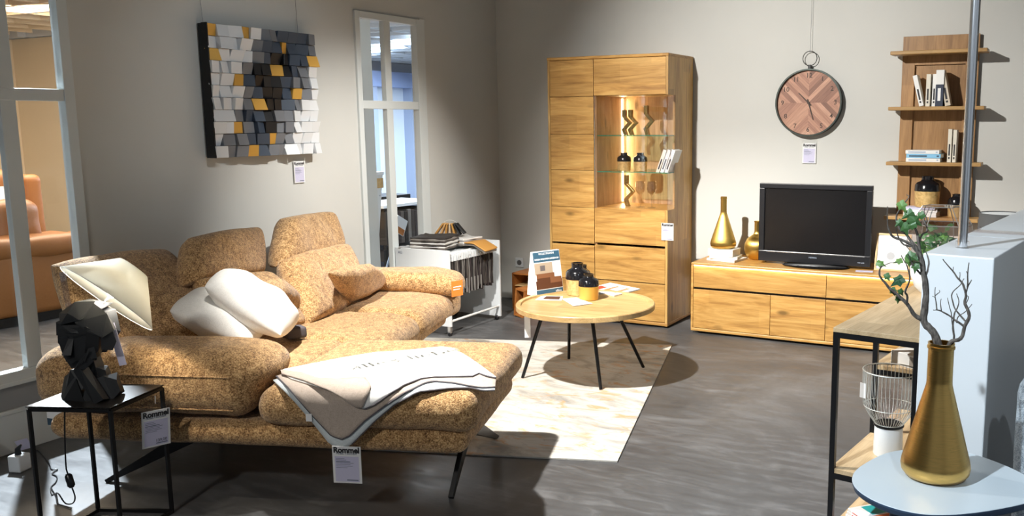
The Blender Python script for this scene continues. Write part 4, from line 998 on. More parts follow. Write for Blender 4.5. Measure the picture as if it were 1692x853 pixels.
# bowl planter with ivy, terrarium
c = EW_(.125, .80, EH+.0005)
t = thing('planter', 'white bowl planter with ivy on the far end of the pale oak top', 'potted plant', c)
MB().lathe([(0, 0), (.045, 0), (.075, .03), (.092, .075), (.095, .11), (.089, .11), (.085, .08), (0, .07)], 40).build('bowl', 'white_lam', t, True)
M['leafg'] = base('leaf_green', (.05, .125, .035), .5); M['leafd'] = base('leaf_dark', (.02, .075, .03), .45); M['leafl'] = base('leaf_light', (.11, .22, .05), .5)
M['bark'] = base('bark', (.085, .070, .060), .85); _n = tex_noise(M['bark'], coords(M['bark'], 'Object', (1, 1, .4)), 160, 4); setc(M['bark'], ramp(M['bark'], _n, [(.3, (.035, .028, .024)), (.7, (.16, .14, .12))])); bump(M['bark'], _n, .7, .003)
LEAF = [(0, -.42), (.12, -.46), (.34, -.40), (.30, -.16), (.40, .08), (.17, .16), (0, .58), (-.17, .16), (-.40, .08), (-.30, -.16), (-.34, -.40), (-.12, -.46)]
def leaf_mesh(mb, c_, size, d, nrm):
    d = Vector(d).normalized(); n_ = Vector(nrm); n_ = (n_-d*n_.dot(d)).normalized(); s_ = d.cross(n_)
    ctr = Vector(c_); vs = [ctr+n_*size*.06]+[ctr+s_*x*size+d*y*size-n_*(abs(x)*.25*size+y*y*.2*size) for x, y in LEAF]
    mb.add(vs, [(0, 1+i, 1+(i+1) % 12) for i in range(12)]); return mb
random.seed(5)
def leaf(nm_, c_, size, d, nrm, mat, par): 
    o = leaf_mesh(MB(), c_, size, d, nrm).build(nm_, mat, par); fins(o, 0, .0006); return o
for k in range(26):
    a_ = random.uniform(0, 2*PI); r_ = random.uniform(.02, .085); z_ = random.uniform(.10, .24)
    leaf('leaf', (r_*math.cos(a_), r_*math.sin(a_), z_), random.uniform(.035, .06), (math.cos(a_), math.sin(a_), random.uniform(-.6, .6)), (random.uniform(-.4, .4), -1, .8), random.choice(['leafg', 'leafl', 'leafd']), t)
mb = MB()
for k in range(9):
    a_ = 2*PI*k/9; mb.tube([(0, 0, .07), (.03*math.cos(a_), .03*math.sin(a_), .13), (.07*math.cos(a_), .07*math.sin(a_), .19+.03*(k % 3))], .0018, 5)
mb.build('stems', 'leafd', t, True)
c = EW_(.16, 1.0, EH+.0005); TR_ = at(1588, 395, Y=c.y).x-c.x
c = at(1549, 470, Y=4.02); c.z = .8005
t = thing('terrarium', 'faceted clear glass terrarium with green plant behind the branch', 'terrarium', (c.x, c.y, .87))
def hexr(r_, z, off=0): return [(r_*math.cos(PI/3*i+off), r_*math.sin(PI/3*i+off), z) for i in range(6)]
lv = [(.05, 0), (.135, .10), (.125, .20), (.075, .275)]
vs = [v for r_, z in lv for v in hexr(r_, z, .2)]; fs = [(i*6+j, i*6+(j+1) % 6, (i+1)*6+(j+1) % 6, (i+1)*6+j) for i in range(3) for j in range(6)]+[tuple(range(6)), tuple(range(18, 24))]
g_o = MB().add(vs, fs).build('glass_body', 'clear_cab', t); fins(g_o, 0, .003)
mb = MB()
for i in range(4):
    ring = vs[i*6:(i+1)*6]
    for j in range(6):
        mb.tube([ring[j], ring[(j+1) % 6]], .0022, 5)
        if i < 3: mb.tube([ring[j], vs[(i+1)*6+j]], .0022, 5)
mb.build('edge_strips', base('lead_edge', (.45, .43, .40), .4, .7), t)
for k in range(20):
    a_ = random.uniform(0, 2*PI); r_ = random.uniform(.01, .075); z_ = random.uniform(.06, .20)
    leaf('leaf', (r_*math.cos(a_), r_*math.sin(a_), z_), random.uniform(.04, .06), (math.cos(a_), math.sin(a_), .4), (random.uniform(-.4, .4), -1, .8), random.choice(['leafg', 'leafd', 'leafg']), t)
MB().lathe([(0, .004), (.05, .004), (.068, .03), (0, .045)], 24).build('soil', base('soil', (.05, .035, .025), .95), t, True)
MB().lathe([(0, -.0695), (.05, -.0695), (.05, -.064), (.012, -.05), (.012, -.012), (.045, -.002), (0, -.002)], 30).build('foot', 'white_lam', t, True)

# ================================================================== GREY SIDE TABLE WITH FLASK
GC = V3((-.22, 2.45, 0)); GZ = .55
cp = [(-.457, 2.378), (-.445, 2.475), (-.395, 2.60), (-.30, 2.678), (-.19, 2.69), (-.09, 2.635), (-.02, 2.56), (.005, 2.49), (-.012, 2.41), (-.10, 2.305), (-.19, 2.232), (-.27, 2.203), (-.36, 2.225), (-.43, 2.29)]
def catmull(P_, k=8):
    n_ = len(P_); out = []
    for i in range(n_):
        p0, p1, p2, p3 = [Vector(P_[(i+j-1) % n_]) for j in range(4)]
        for s in range(k):
            u = s/k; out.append(.5*((2*p1)+(p2-p0)*u+(2*p0-5*p1+4*p2-p3)*u*u+(3*p1-p0-3*p2+p3)*u**3))
    return out
cc = [(p.x-GC.x, p.y-GC.y) for p in catmull(cp)]
gt = thing('side_table', 'small pale grey side table with rounded triangular top at right', 'side table', GC)
M['gt_top'] = base('table_grey', (.50, .56, .60), .35); M['gt_navy'] = base('table_navy', (.045, .075, .13), .4)
def scl(s, z): return [(x*s, y*s, z) for x, y in cc]
mb = MB(); A_ = scl(1, GZ-.0012)+scl(.994, GZ); n_ = len(cc)
mb.add(A_, [(i, (i+1) % n_, n_+(i+1) % n_, n_+i) for i in range(n_)]+[tuple(range(n_, 2*n_))]); mb.build('tabletop', 'gt_top', gt)
B_ = scl(.95, GZ-.024)+scl(.985, GZ-.018)+scl(1, GZ-.006)+scl(1, GZ-.0012)
MB().add(B_, [(j*n_+i, j*n_+(i+1) % n_, (j+1)*n_+(i+1) % n_, (j+1)*n_+i) for j in range(3) for i in range(n_)]+[tuple(range(n_))[::-1], tuple(range(3*n_, 4*n_))]).build('table_rim', 'gt_navy', gt)
for x, y in ((-.15, -.02), (.08, -.06), (.0, .14)):
    MB().tube([(x*.75, y*.75, GZ-.024), (x*1.25, y*1.25, 0)], [.020, .012], 16).build('leg', 'gt_navy', gt, True)
MB().box(-.10, .10, -.07, .09, GZ-.034, GZ-.0245).build('mounting_plate', 'gt_navy', gt)
FV = V3((-.2565, 2.47, GZ+.0003))
bv = flask('large brushed brass flask vase holding branches on the grey side table', FV, .372, .0905, 'brass', neck=.37)
fv2 = [o for o in bpy.data.objects if o.name.startswith('brass_vase')]
def BP(q, dy=0): p = (1440+q[0]/2.844, 320+q[1]/2.844); return at(p[0], p[1], Y=FV.y+dy)
def branch(name, label, strands, leaves=None, cat='branch'):
    t = thing(name, label, cat, (FV.x, FV.y, FV.z+.30))
    off = V3((FV.x, FV.y, FV.z+.30)); main = MB(); tw_ = MB()
    for k, (pts, r0_, r1_, dy0, dy1) in enumerate(strands):
        P_ = [BP(q, dy0+(dy1-dy0)*i/(len(pts)-1))-off for i, q in enumerate(pts)]
        # smooth + gnarl
        S_ = []
        for i in range(len(P_)-1):
            for s in range(4): 
                u = s/4; a0 = P_[max(i-1, 0)]; a1 = P_[i]; a2 = P_[i+1]; a3 = P_[min(i+2, len(P_)-1)]
                v = .5*((2*a1)+(a2-a0)*u+(2*a0-5*a1+4*a2-a3)*u*u+(3*a1-a0-3*a2+a3)*u**3); S_.append(v+Vector([noise.noise(v*40+Vector((j*9, 0, k)))*.0025 for j in range(3)]))
        S_.append(P_[-1]); m_ = len(S_)
        rad = [(r0_+(r1_-r0_)*i/(m_-1))*(1+.18*noise.noise(S_[i]*120)) for i in range(m_)]
        (main if k == 0 else tw_).tube(S_, rad, 8)
    main.build('stem', 'bark', t, True); tw_.build('twigs', 'bark', t, True)
    for q, sz, mt in (leaves or []):
        sz *= .72
        p = BP(q, -.012+random.uniform(-.01, .01))-off; a_ = random.uniform(-1.2, 1.2)
        leaf('leaf', p, sz, (math.sin(a_), random.uniform(-.3, .3), -math.cos(a_)), (random.uniform(-.5, .5), -1, random.uniform(.1, .9)), mt, t)
    return t
branch('ivy_branch', 'tall gnarled branch with ivy leaves in the large brass flask vase', [
    ([(335, 800), (310, 700), (285, 645), (247, 600), (250, 540), (258, 470), (247, 390), (232, 300), (200, 245)], .0115, .0065, 0, .0),
    ([(243, 598), (205, 572), (168, 520), (110, 465), (70, 430), (38, 385), (45, 340)], .0065, .0018, 0, -.05),
    ([(165, 522), (166, 480), (158, 460), (180, 400), (168, 340), (140, 290)], .0035, .0012, -.02, -.06),
    ([(200, 245), (140, 215), (95, 195), (76, 150), (75, 60)], .0045, .001, 0, -.03),
    ([(215, 260), (170, 200), (130, 165), (115, 130), (120, 95), (150, 50), (178, 15), (165, 5)], .004, .001, 0, .03),
    ([(232, 300), (222, 230), (212, 180), (200, 150), (195, 120)], .005, .0015, 0, .02),
    ([(222, 230), (240, 190), (262, 170), (245, 110), (255, 60)], .003, .001, .01, .04),
    ([(245, 140), (262, 120), (250, 90)], .002, .001, .03, .05), ([(212, 180), (180, 120), (160, 95)], .0025, .001, .01, .03),
    ([(250, 400), (270, 330), (262, 290), (250, 270)], .003, .001, 0, .02), ([(200, 245), (150, 240), (120, 190), (115, 160)], .003, .001, 0, -.02),
    ([(232, 380), (190, 330), (170, 280)], .003, .001, 0, -.03), ([(38, 385), (40, 350), (85, 330), (120, 322)], .0015, .001, -.05, -.04)],
    [((45, 330), .040, 'leafl'), ((125, 318), .036, 'leafl'), ((75, 392), .034, 'leafg'), ((122, 412), .058, 'leafd'), ((102, 460), .036, 'leafg'), ((140, 465), .032, 'leafg'), ((125, 500), .030, 'leafg'),
     ((145, 60), .048, 'leafl'), ((158, 165), .052, 'leafg'), ((205, 128), .060, 'leafg'), ((185, 150), .045, 'leafg'), ((190, 298), .05, 'leafg'), ((205, 345), .045, 'leafg'), ((228, 105), .04, 'leafg'), ((128, 140), .035, 'leafg'), ((175, 320), .04, 'leafl'), ((170, 100), .05, 'leafg')], 'ivy branch')
branch('bare_branch', 'bare forked twig branch at the right in the large brass flask vase', [
    ([(350, 790), (368, 702), (420, 682), (440, 625), (458, 575), (440, 520), (443, 480), (430, 430), (400, 390), (370, 350), (335, 308)], .0060, .0012, -.006, .0),
    ([(443, 470), (452, 440), (470, 405)], .0022, .001, 0, .0), ([(450, 440), (453, 380), (458, 325)], .0022, .001, 0, -.02), ([(453, 385), (445, 365)], .0012, .0008, -.01, -.01),
    ([(438, 625), (400, 602), (370, 578), (330, 552), (308, 545), (290, 546)], .0030, .001, -.005, -.02), ([(330, 552), (325, 520), (328, 495)], .0015, .0008, -.015, -.02),
    ([(308, 545), (300, 490), (300, 440)], .0018, .0008, -.02, -.03), ([(300, 490), (285, 482)], .001, .0008, -.02, -.02), ([(300, 480), (322, 465), (318, 455)], .0012, .0008, -.02, -.02),
    ([(352, 790), (385, 690), (384, 620), (390, 565), (402, 540), (412, 500), (400, 470)], .0032, .001, .002, .02), ([(438, 600), (415, 570), (395, 545), (380, 500), (385, 460), (420, 430), (435, 400)], .0025, .001, 0, .03),
    ([(400, 610), (410, 580), (440, 555), (472, 520)], .0016, .0008, 0, .01), ([(440, 520), (455, 490), (450, 480)], .0014, .0008, 0, -.01), ([(384, 620), (372, 560), (360, 510), (358, 490)], .0014, .0008, .01, .03), ([(385, 370), (385, 345)], .001, .0008, 0, .01), ([(412, 400), (415, 370)], .001, .0008, 0, .01)])
# grey armchair at the right edge
e1 = EL(1672, 700, y=-.28)
t = thing('grey_armchair', 'grey woven fabric armchair cut off at the right edge', 'armchair', EW_(e1.x, -.28, 0), ETH)
softbox(0, .62, 0, .16, .16, .80, .07, 14, amp=.003).build('armrest', 'grey_fab', t, True)
softbox(.02, .60, -.62, .02, .16, .44, .06, 12, amp=.003).build('seat', 'grey_fab', t, True) if False else None
softbox(.08, .62, .02, .13, .78, .90, .05, 12, amp=.003).build('back_cushion', 'grey_fab', t, True)
for x, y in ((.05, .03), (.57, .03), (.05, .12), (.57, .12)): MB().tube([(x, y, 0), (x, y, .17)], .014, 10).build('leg', 'black', t, True)
# lamp behind the partition
p = at(1656, 352, Y=5.0)
t = thing('floor_lamp', 'floor lamp with a dark grey shade standing behind the white partition', 'lamp', (p.x, p.y, 0))
rs_ = (1690-1620)/2*((p-CO).dot(FW))/F
MB().lathe([(rs_*1.12, p.z-.24), (rs_, p.z+.0), (rs_*.985, p.z+.0), (rs_*1.10, p.z-.24)], 48, ring=True).build('lamp_shade', base('shade_grey', (.06, .06, .06), .8), t, True)
MB().lathe([(0, p.z-.02), (rs_*.98, p.z-.02), (rs_*.98, p.z-.005), (0, p.z-.005)], 48).build('diffuser', 'white_lam', t, True)
MB().tube([(0, 0, .02), (0, 0, p.z-.05)], .011, 12).build('pole', 'black', t, True); MB().lathe([(0, 0), (.12, 0), (.12, .012), (0, .022)], 40).build('base', 'black', t, True)

# ================================================================== LEFT SIDE TABLE + BUST LAMP
SZ = .52; M['st_top'] = base('dark_steel_top', (.025, .022, .020), .35, .6)
k0, k1, k2 = at(41.5, 672, Z=SZ), at(182.5, 674, Z=SZ), at(271.5, 635.6, Z=SZ); k3 = k0+(k2-k1)
ctr = (k0+k2)/2; st = thing('black_side_table', 'thin black steel side table in front of the sofa armrest', 'side table', (ctr.x, ctr.y, 0))
K = [q-ctr for q in (k0, k1, k2, k3)]
MB().prism([(q.x, q.y, SZ-.004) for q in K], (0, 0, .004)).build('tabletop', 'st_top', st, bevel=.001)
hw = .0065
def sqbar(a, b, nm_='rail'): return MB().tube([a, b], hw*1.3, 4, sq=True).build(nm_, 'black', st)
for q in K:
    s_ = V3((q.x, q.y, 0))*.955; sqbar((s_.x, s_.y, 0), (s_.x, s_.y, SZ-.012), 'leg')
for i in range(4):
    a_, b_ = K[i]*.955, K[(i+1) % 4]*.955; sqbar((a_.x, a_.y, SZ-.013), (b_.x, b_.y, SZ-.013))
    if i != 0: sqbar((a_.x, a_.y, .009), (b_.x, b_.y, .009))
# bust
BC = at(152, 656, Z=SZ); dpx = (BC-CO).dot(FW)/F
lamp = thing('bust_lamp', 'table lamp with a black faceted bust and tilted cream shade', 'table lamp', BC, YAW*-1)
hd = V3((RT.x, RT.y, 0)).normalized()
lamp.rotation_euler = (0, 0, math.atan2(hd.y, hd.x))
def bp(x, y, d=0): return V3(((x-152)*dpx, d*dpx, (658-y)*dpx*1.03))
bm = bmesh.new()
def ell(x, y, d, rx, ry, rz, rot=0, sub=3):
    g_ = bmesh.ops.create_icosphere(bm, subdivisions=sub, radius=1); mtx = Matrix.Translation(bp(x, y, d)) @ Matrix.Rotation(R(rot), 4, 'Y') @ Matrix.Diagonal((rx*dpx, ry*dpx, rz*dpx, 1))
    bmesh.ops.transform(bm, matrix=mtx, verts=g_['verts'])
def cap_(a, b, r0_, r1_, n_=8):
    mb_ = MB().tube([a, b], [r0_, r1_], n_); vv = [bm.verts.new(v) for v in mb_.v]
    for f_ in mb_.f: bm.faces.new([vv[i] for i in f_])
def bx_(x, y, d, sx, sy, sz, rot=0, rotz=0):
    g_ = bmesh.ops.create_cube(bm, size=2); mtx = Matrix.Translation(bp(x, y, d)) @ Matrix.Rotation(R(rot), 4, 'Y') @ Matrix.Rotation(R(rotz), 4, 'Z') @ Matrix.Diagonal((sx*dpx, sy*dpx, sz*dpx, 1)); bmesh.ops.transform(bm, matrix=mtx, verts=g_['verts'])
def hull(P_):
    vv = [bm.verts.new(bp(x, y, d)) for x, y, d in P_]; r_ = bmesh.ops.convex_hull(bm, input=vv)
    bmesh.ops.delete(bm, geom=[v for v in r_['geom_interior'] if isinstance(v, bmesh.types.BMVert)], context='VERTS')
hull([(112, 538, -2), (120, 518, -14), (150, 499, -18), (146, 514, -34), (128, 538, -26), (120, 552, 25), (148, 503, 28)])
hull([(150, 499, -18), (146, 514, -34), (166, 524, -38), (178, 500, -8), (128, 534, -28), (186, 510, 28), (148, 503, 28), (150, 530, 30)])
hull([(116, 552, -20), (120, 530, -24), (186, 530, -16), (190, 552, -20), (150, 545, -34), (118, 552, 20), (190, 552, 20), (150, 515, 10)])
hull([(118, 556, 28), (196, 556, 24), (150, 510, 30), (190, 520, 26), (170, 590, 22), (135, 590, 20), (150, 530, 0)])
hull([(158, 528, -38), (176, 502, -12), (194, 520, -8), (201, 548, -4), (190, 556, -20), (172, 545, -30), (190, 550, 24)])
hull([(109, 548, -4), (114, 538, -12), (130, 545, -18), (131, 566, -14), (119, 578, -8), (107, 568, -4), (118, 556, 16), (130, 572, 10)])
hull([(184, 542, -14), (199, 546, -6), (203, 566, -4), (197, 580, -6), (183, 577, -14), (190, 556, 14), (184, 580, 8)])
hull([(124, 540, -26), (172, 536, -32), (184, 552, -18), (179, 578, -16), (160, 601, -26), (140, 603, -28), (128, 586, -26), (123, 560, -28), (130, 550, 20), (180, 550, 25), (165, 593, 12), (140, 590, 10)])
hull([(141, 553, -28), (134, 579, -41), (147, 580, -37), (149, 556, -30), (142, 584, -28)])
hull([(133, 590, -32), (143, 587, -36), (153, 589, -32), (144, 595, -34), (144, 592, -20)])
hull([(126, 553, -30), (141, 549, -33), (141, 554, -30), (127, 557, -26)]); hull([(150, 550, -34), (170, 548, -32), (170, 554, -28), (151, 555, -30)])
hull([(137, 588, -14), (164, 588, -8), (135, 628, -12), (172, 628, -10), (140, 590, 14), (164, 590, 14), (138, 628, 20), (170, 628, 20)])
hull([(116, 632, -8), (130, 609, -16), (164, 605, -10), (178, 614, 0), (181, 632, 0), (150, 640, -22), (120, 640, -14), (140, 610, 22), (172, 612, 20), (120, 634, 18), (180, 634, 18)])
hull([(106, 640, -2), (110, 624, 0), (124, 616, -8), (142, 622, -22), (154, 658, -26), (114, 660, -18), (106, 655, -8), (114, 620, 22), (145, 658, 26), (110, 656, 22)])
hull([(158, 626, -20), (180, 621, -10), (195, 630, 0), (201, 648, -2), (192, 660, -12), (150, 660, -26), (184, 624, 24), (196, 655, 20), (150, 658, 26)])
hull([(146, 606, -34), (158, 600, -36), (190, 652, -34), (176, 660, -36), (150, 610, -18), (162, 604, -18), (190, 656, -16), (174, 660, -16)])
hull([(148, 606, -36), (152, 598, -38), (176, 583, -36), (181, 590, -34), (166, 603, -34), (154, 608, -24), (178, 588, -22)])
hull([(170, 588, -36), (173, 570, -34), (181, 568, -30), (184, 586, -30), (178, 592, -22), (174, 572, -22)])
for i in range(4): hull([(152+i*5, 600-i*3.2, -39), (155+i*5, 599-i*3.2, -40), (163+i*4, 585-i*4.5, -39), (166+i*4, 585-i*4.5, -38), (158+i*4, 592-i*4, -33)])
bmesh.ops.recalc_face_normals(bm, faces=bm.faces)
me = bpy.data.meshes.new('bust'); bm.to_mesh(me); bm.free(); me.materials.append(M['black_matt'])
bu = bpy.data.objects.new('bust', me); COL.objects.link(bu); bu.parent = lamp
M['shade'] = base('lamp_shade_cream', (.78, .76, .68), .8)
def shade_mat():
    m = M['shade']; N, L = nt(m); b = N['Principled BSDF']; o = N['Material Output']; t_ = N.new('ShaderNodeBsdfTranslucent'); t_.inputs[0].default_value = (.88, .86, .78, 1)
    x = N.new('ShaderNodeMixShader'); x.inputs[0].default_value = .46; L.new(b.outputs[0], x.inputs[1]); L.new(t_.outputs[0], x.inputs[2]); L.new(x.outputs[0], o.inputs[0])
shade_mat()
axis = V3((.56, .60, .80)).normalized(); side = V3((.87, 0, -.50)); side = (side-axis*side.dot(axis)).normalized(); oth = axis.cross(side)
bcn = bp(187, 500, 8); shh = 64*dpx; rb_, rt_ = 84*dpx, 26*dpx
def ringp(c_, r_, n_=60): return [c_+(side*math.cos(2*PI*i/n_)+oth*math.sin(2*PI*i/n_))*r_ for i in range(n_)]
tcn = bcn+axis*shh+side*(-2*dpx)
A_ = ringp(bcn, rb_); B2 = ringp(tcn, rt_)
o = MB().add(A_+B2, [(i, (i+1) % 60, 60+(i+1) % 60, 60+i) for i in range(60)]).build('lamp_shade', 'shade', lamp, True); fins(o, 0, .0015)
MB().tube(A_, .0016, 6, closed=True).build('shade_rim', 'white_paint', lamp, True)
MB().tube([bp(176, 512, 6), bcn+axis*.05], .0045, 10).build('stem', 'chrome', lamp, True)
o = MB().lathe([(0, 0), (.012, 0), (.024, .03), (.028, .05), (.02, .072), (0, .078)], 24).build('bulb', emit('bulb_glow', (1, .88, .68), 14), lamp, True)
o.matrix_local = Matrix.Translation(bcn+axis*.012) @ axis.to_track_quat('Z', 'Y').to_matrix().to_4x4()
o.visible_shadow = True
LW = Matrix.Translation(BC) @ Matrix.Rotation(lamp.rotation_euler[2], 4, 'Z')
pl2 = plight('lamp_bulb_light', LW @ (bcn+axis*.004), 13, (1, .90, .74), .022)
M['clear_tag'] = glass('clear_tag', (.80, .80, .86), .10)
# hanging paper tags of the lamp
t = MB().box(-.013, .013, -.0008, .0008, -.165, 0).build('hang_tag', 'tag_blue', None, bevel=0); t.location = LW @ (bp(187, 540, 12)); t.rotation_euler = (R(4), R(-9), R(35)); tag_(t, 'long white paper tag hanging behind the head of the bust lamp', 'hang tag')
t = MB().box(-.010, .010, -.0008, .0008, -.17, 0).build('hang_tag', 'clear_tag', None); t.location = LW @ (A_[30]+V3((-.002, .0, -.004))); t.rotation_euler = (0, R(-4), R(55)); tag_(t, 'translucent narrow tag hanging from the left tip of the lamp shade', 'hang tag')
# price tag of the black table
p = at(252, 672, X=None, Y=(k1.y+k2.y)/2+.012)
mid = (k1+(k2-k1)*.80); dd_ = (k2-k1); rz_ = math.atan2(dd_.y, dd_.x)
t = price_tag('price_tag', 'price tag reading 139,00 hanging from the black side table', .105, .140, (0, 0, 0), 0, 'price tag', '139,00', hang=.03)
m_px = (k1+(k2-k1)*.72); nrm_ = V3((dd_.y, -dd_.x, 0)).normalized()
fwd = V3((k0-k1).to_tuple()); 
pp_ = at(245, 684, X=None, Y=None, Z=SZ-.085) if False else None
t.location = m_px+nrm_*.016+V3((0, 0, -.075)); t.rotation_euler = (0, R(3), rz_-R(28))
# info card on the sofa end
g = SL(83, 618, x=-1.735); gw = S0+SX*g.x+SY*g.y+V3((0, 0, g.z))
t = thing('info_card', 'tall info card with dark header and red corner hanging on the sofa end', 'info card', gw, R(8))
MB().box(-.042, .042, -.0008, .0008, -.225, 0).build('card', 'paper', t); MB().box(-.042, .042, -.0014, -.0008, -.045, 0).build('header', 'navy', t); MB().box(-.042, .022, -.0014, -.0008, -.225, -.195).build('footer', 'navy', t); MB().box(.022, .042, -.0014, -.0008, -.225, -.195).build('footer_mark', 'red', t)
mb = MB()
for k in range(4): mb.box(-.03, .025-.01*(k % 2), -.0014, -.0008, -.075-.018*k, -.072-.018*k)
mb.build('printing', 'print_grey', t); MB().box(-.03, .02, -.0018, -.0014, -.018, -.014).box(-.035, .035, -.0018, -.0014, -.036, -.031).build('header_printing', 'paper', t)
# lamp cable with switch
def fp(x, y, z=.004): return at(x, y, Z=z)
sw = at(115, 795, Y=(k0.y+k1.y)/2+.08); cab0 = at(107, 660, Z=SZ-.006); cy = cab0.y
v = [V3((cab0.x, cab0.y, SZ-.006)), at(107, 720, Y=cy), at(109, 770, Y=cy), at(112, 783, Y=cy)]
t = thing('lamp_cable', 'black lamp cable with a hand switch dangling below the side table', 'cable', (cab0.x, cab0.y, 0)); off = t.location.copy()
def smooth(P_, k=5):
    out = []
    for i in range(len(P_)-1):
        a0, a1, a2, a3 = P_[max(i-1, 0)], P_[i], P_[i+1], P_[min(i+2, len(P_)-1)]
        for s in range(k):
            u = s/k; out.append(.5*((2*a1)+(a2-a0)*u+(2*a0-5*a1+4*a2-a3)*u*u+(3*a1-a0-3*a2+a3)*u**3))
    return out+[P_[-1]]
MB().tube([q-off for q in smooth(v)], .0028, 8).build('upper_cord', 'black_plastic', t, True)
s0, s1 = at(112, 783, Y=cy)-off, at(119, 806, Y=cy)-off
MB().tube([s0, s0.lerp(s1, .15), s0.lerp(s1, .85), s1], [.007, .013, .013, .007], 10).build('switch', 'black_plastic', t, True)
zc = at(119, 806, Y=cy)
v = [zc, at(124, 822, Y=cy), at(120, 832, Y=cy), at(108, 832, Y=cy), at(98, 818, Y=cy), fp(93, 815), fp(86, 818), fp(84, 806), fp(92, 797), fp(94, 788), fp(86, 783), fp(95, 776), fp(85, 776), fp(80, 765), fp(62, 745), fp(48, 758, .01)]
MB().tube([q-off for q in smooth(v)], .0026, 8).build('lower_cord', 'black_plastic', t, True)
v = [fp(84, 806), fp(92, 820), fp(95, 832), fp(105, 836), fp(118, 840)]
MB().tube([q-off for q in smooth(v)], .0024, 8).build('loose_cord', 'black_plastic', t, True)
# power adapter + tag + floor cable
p = fp(33, 778, .0); t = thing('power_adapter', 'white plug adapter block on the skirting at the lower left edge', 'adapter', (p.x, p.y, 0), R(15))
MB().box(-.03, .03, -.03, .035, .001, .075).build('housing', 'white_lam', t, bevel=.006); MB().tube([(0, 0, .075), (.0, 0, .10), (.02, 0, .12)], [.014, .011, .004], 10).build('plug', 'black_plastic', t, True)
t = MB().box(-.03, .03, -.001, .001, 0, .055).build('hang_tag', 'tag_blue', None); t.location = fp(46, 752, .0)+V3((0, 0, .03)); t.rotation_euler = (R(20), R(-15), R(30)); tag_(t, 'small bluish tag leaning beside the white plug adapter', 'hang tag')
v = [fp(8, 742), fp(22, 733), fp(40, 727), fp(60, 722), fp(75, 712), fp(90, 706), fp(108, 703)]
mb = MB().tube(smooth(v), .006, 8); tag_(mb.build('floor_cable', base('cable_grey', (.42, .40, .38), .6), None, True), 'grey cable running along the floor under the left window', 'cable')

# ================================================================== SAMPLE CART
ct_ = thing('sample_cart', 'white sample trolley with end panels standing beside the second window', 'trolley', (-4.262, 5.02, 0))
CW, CD_, CHH = .475, .645, .62
MB().box(0, CW, 0, .018, .075, CHH).build('end_panel', 'white_lam', ct_, bevel=.002)
MB().box(0, CW, CD_-.018, CD_, .03, CHH).build('end_panel', 'white_lam', ct_, bevel=.002)
MB().box(0, .016, .018, CD_-.018, .10, CHH-.01).build('rear_panel', 'white_lam', ct_)
MB().box(.016, CW*.62, .018, CD_-.018, CHH-.030, CHH-.015).build('top_board', 'white_lam', ct_)
MB().tube([(CW-.015, .018, .11), (CW-.015, CD_-.018, .11)], .009, 10).build('lower_rail', 'white_paint', ct_, True)
MB().tube([(CW-.05, .018, CHH-.03), (CW-.05, CD_-.018, CHH-.03)], .006, 10).build('hanging_rail', 'white_paint', ct_, True)
for x, y in ((.05, .02), (CW-.03, .02), (.05, CD_-.03), (CW-.03, CD_-.03)):
    z0 = .075 if y < .1 else .03
    w_ = MB().tube([(x-.008, y+.01, .018), (x+.008, y+.01, .018)], .018, 14).build('caster', 'black_plastic', ct_, True); MB().box(x-.012, x+.012, y-.004, y+.016, .024, z0).build('fork', 'chrome', w_)
text('panel_mark', 'AG', .028, 'ink_mid', ct_, TR(.045, -.0005, CHH-.035))
sw_m = [base('swatch_%d' % i, c_, .9) for i, c_ in enumerate(((.022, .018, .016), (.055, .045, .040), (.10, .085, .075), (.18, .165, .15), (.035, .025, .025), (.30, .29, .28)))]
random.seed(21); L0 = 'fabric sample hanging in the white trolley'
P0 = None
for k in range(26):
    y = 5.066+k*.020; mt = random.choice(sw_m[:5]); hgt = .27+random.uniform(-.03, .02)
    cn = ['black brown', 'dark taupe', 'taupe', 'pale grey', 'aubergine black'][sw_m.index(mt)]
    on = 'first second third fourth fifth sixth seventh eighth ninth tenth eleventh twelfth thirteenth'.split()
    lb_ = '%s fabric sample hanging in the trolley, %s from its %s end panel' % (cn, on[k] if k < 13 else on[25-k], 'near' if k < 13 else 'far')
    t = thing('fabric_swatch', lb_, 'fabric sample', (-4.262+CW-.05, y, CHH-.036), R(random.uniform(-6, 6)), 'fabric samples hanging in the trolley')
    mb = MB(); n_ = 6; vs = []
    for s in (0, 1):
        for i in range(n_+1):
            z = -.02-hgt*i/n_; for_w = .004*math.sin(i*1.3+k)
            vs += [(-.22, for_w+s*.006, z), (.045, for_w+s*.006+random.uniform(-.003, .003), z)]
    m2 = 2*(n_+1); fs = []
    for i in range(n_): fs += [(2*i, 2*i+1, 2*i+3, 2*i+2), (m2+2*i, m2+2*i+2, m2+2*i+3, m2+2*i+1), (2*i, 2*i+2, m2+2*i+2, m2+2*i), (2*i+1, m2+2*i+1, m2+2*i+3, 2*i+3)]
    mb.add(vs, fs); mb.build('cloth', mt, t)
    MB().box(-.20, .048, -.001, .009, -.045, .004).build('hanger_strip', 'white_lam', t)
    if k in (6, 8, 11, 13, 15, 17): MB().box(.0465, .048, .0, .008, -.29, -.19).build('paper_end', sw_m[5], t)
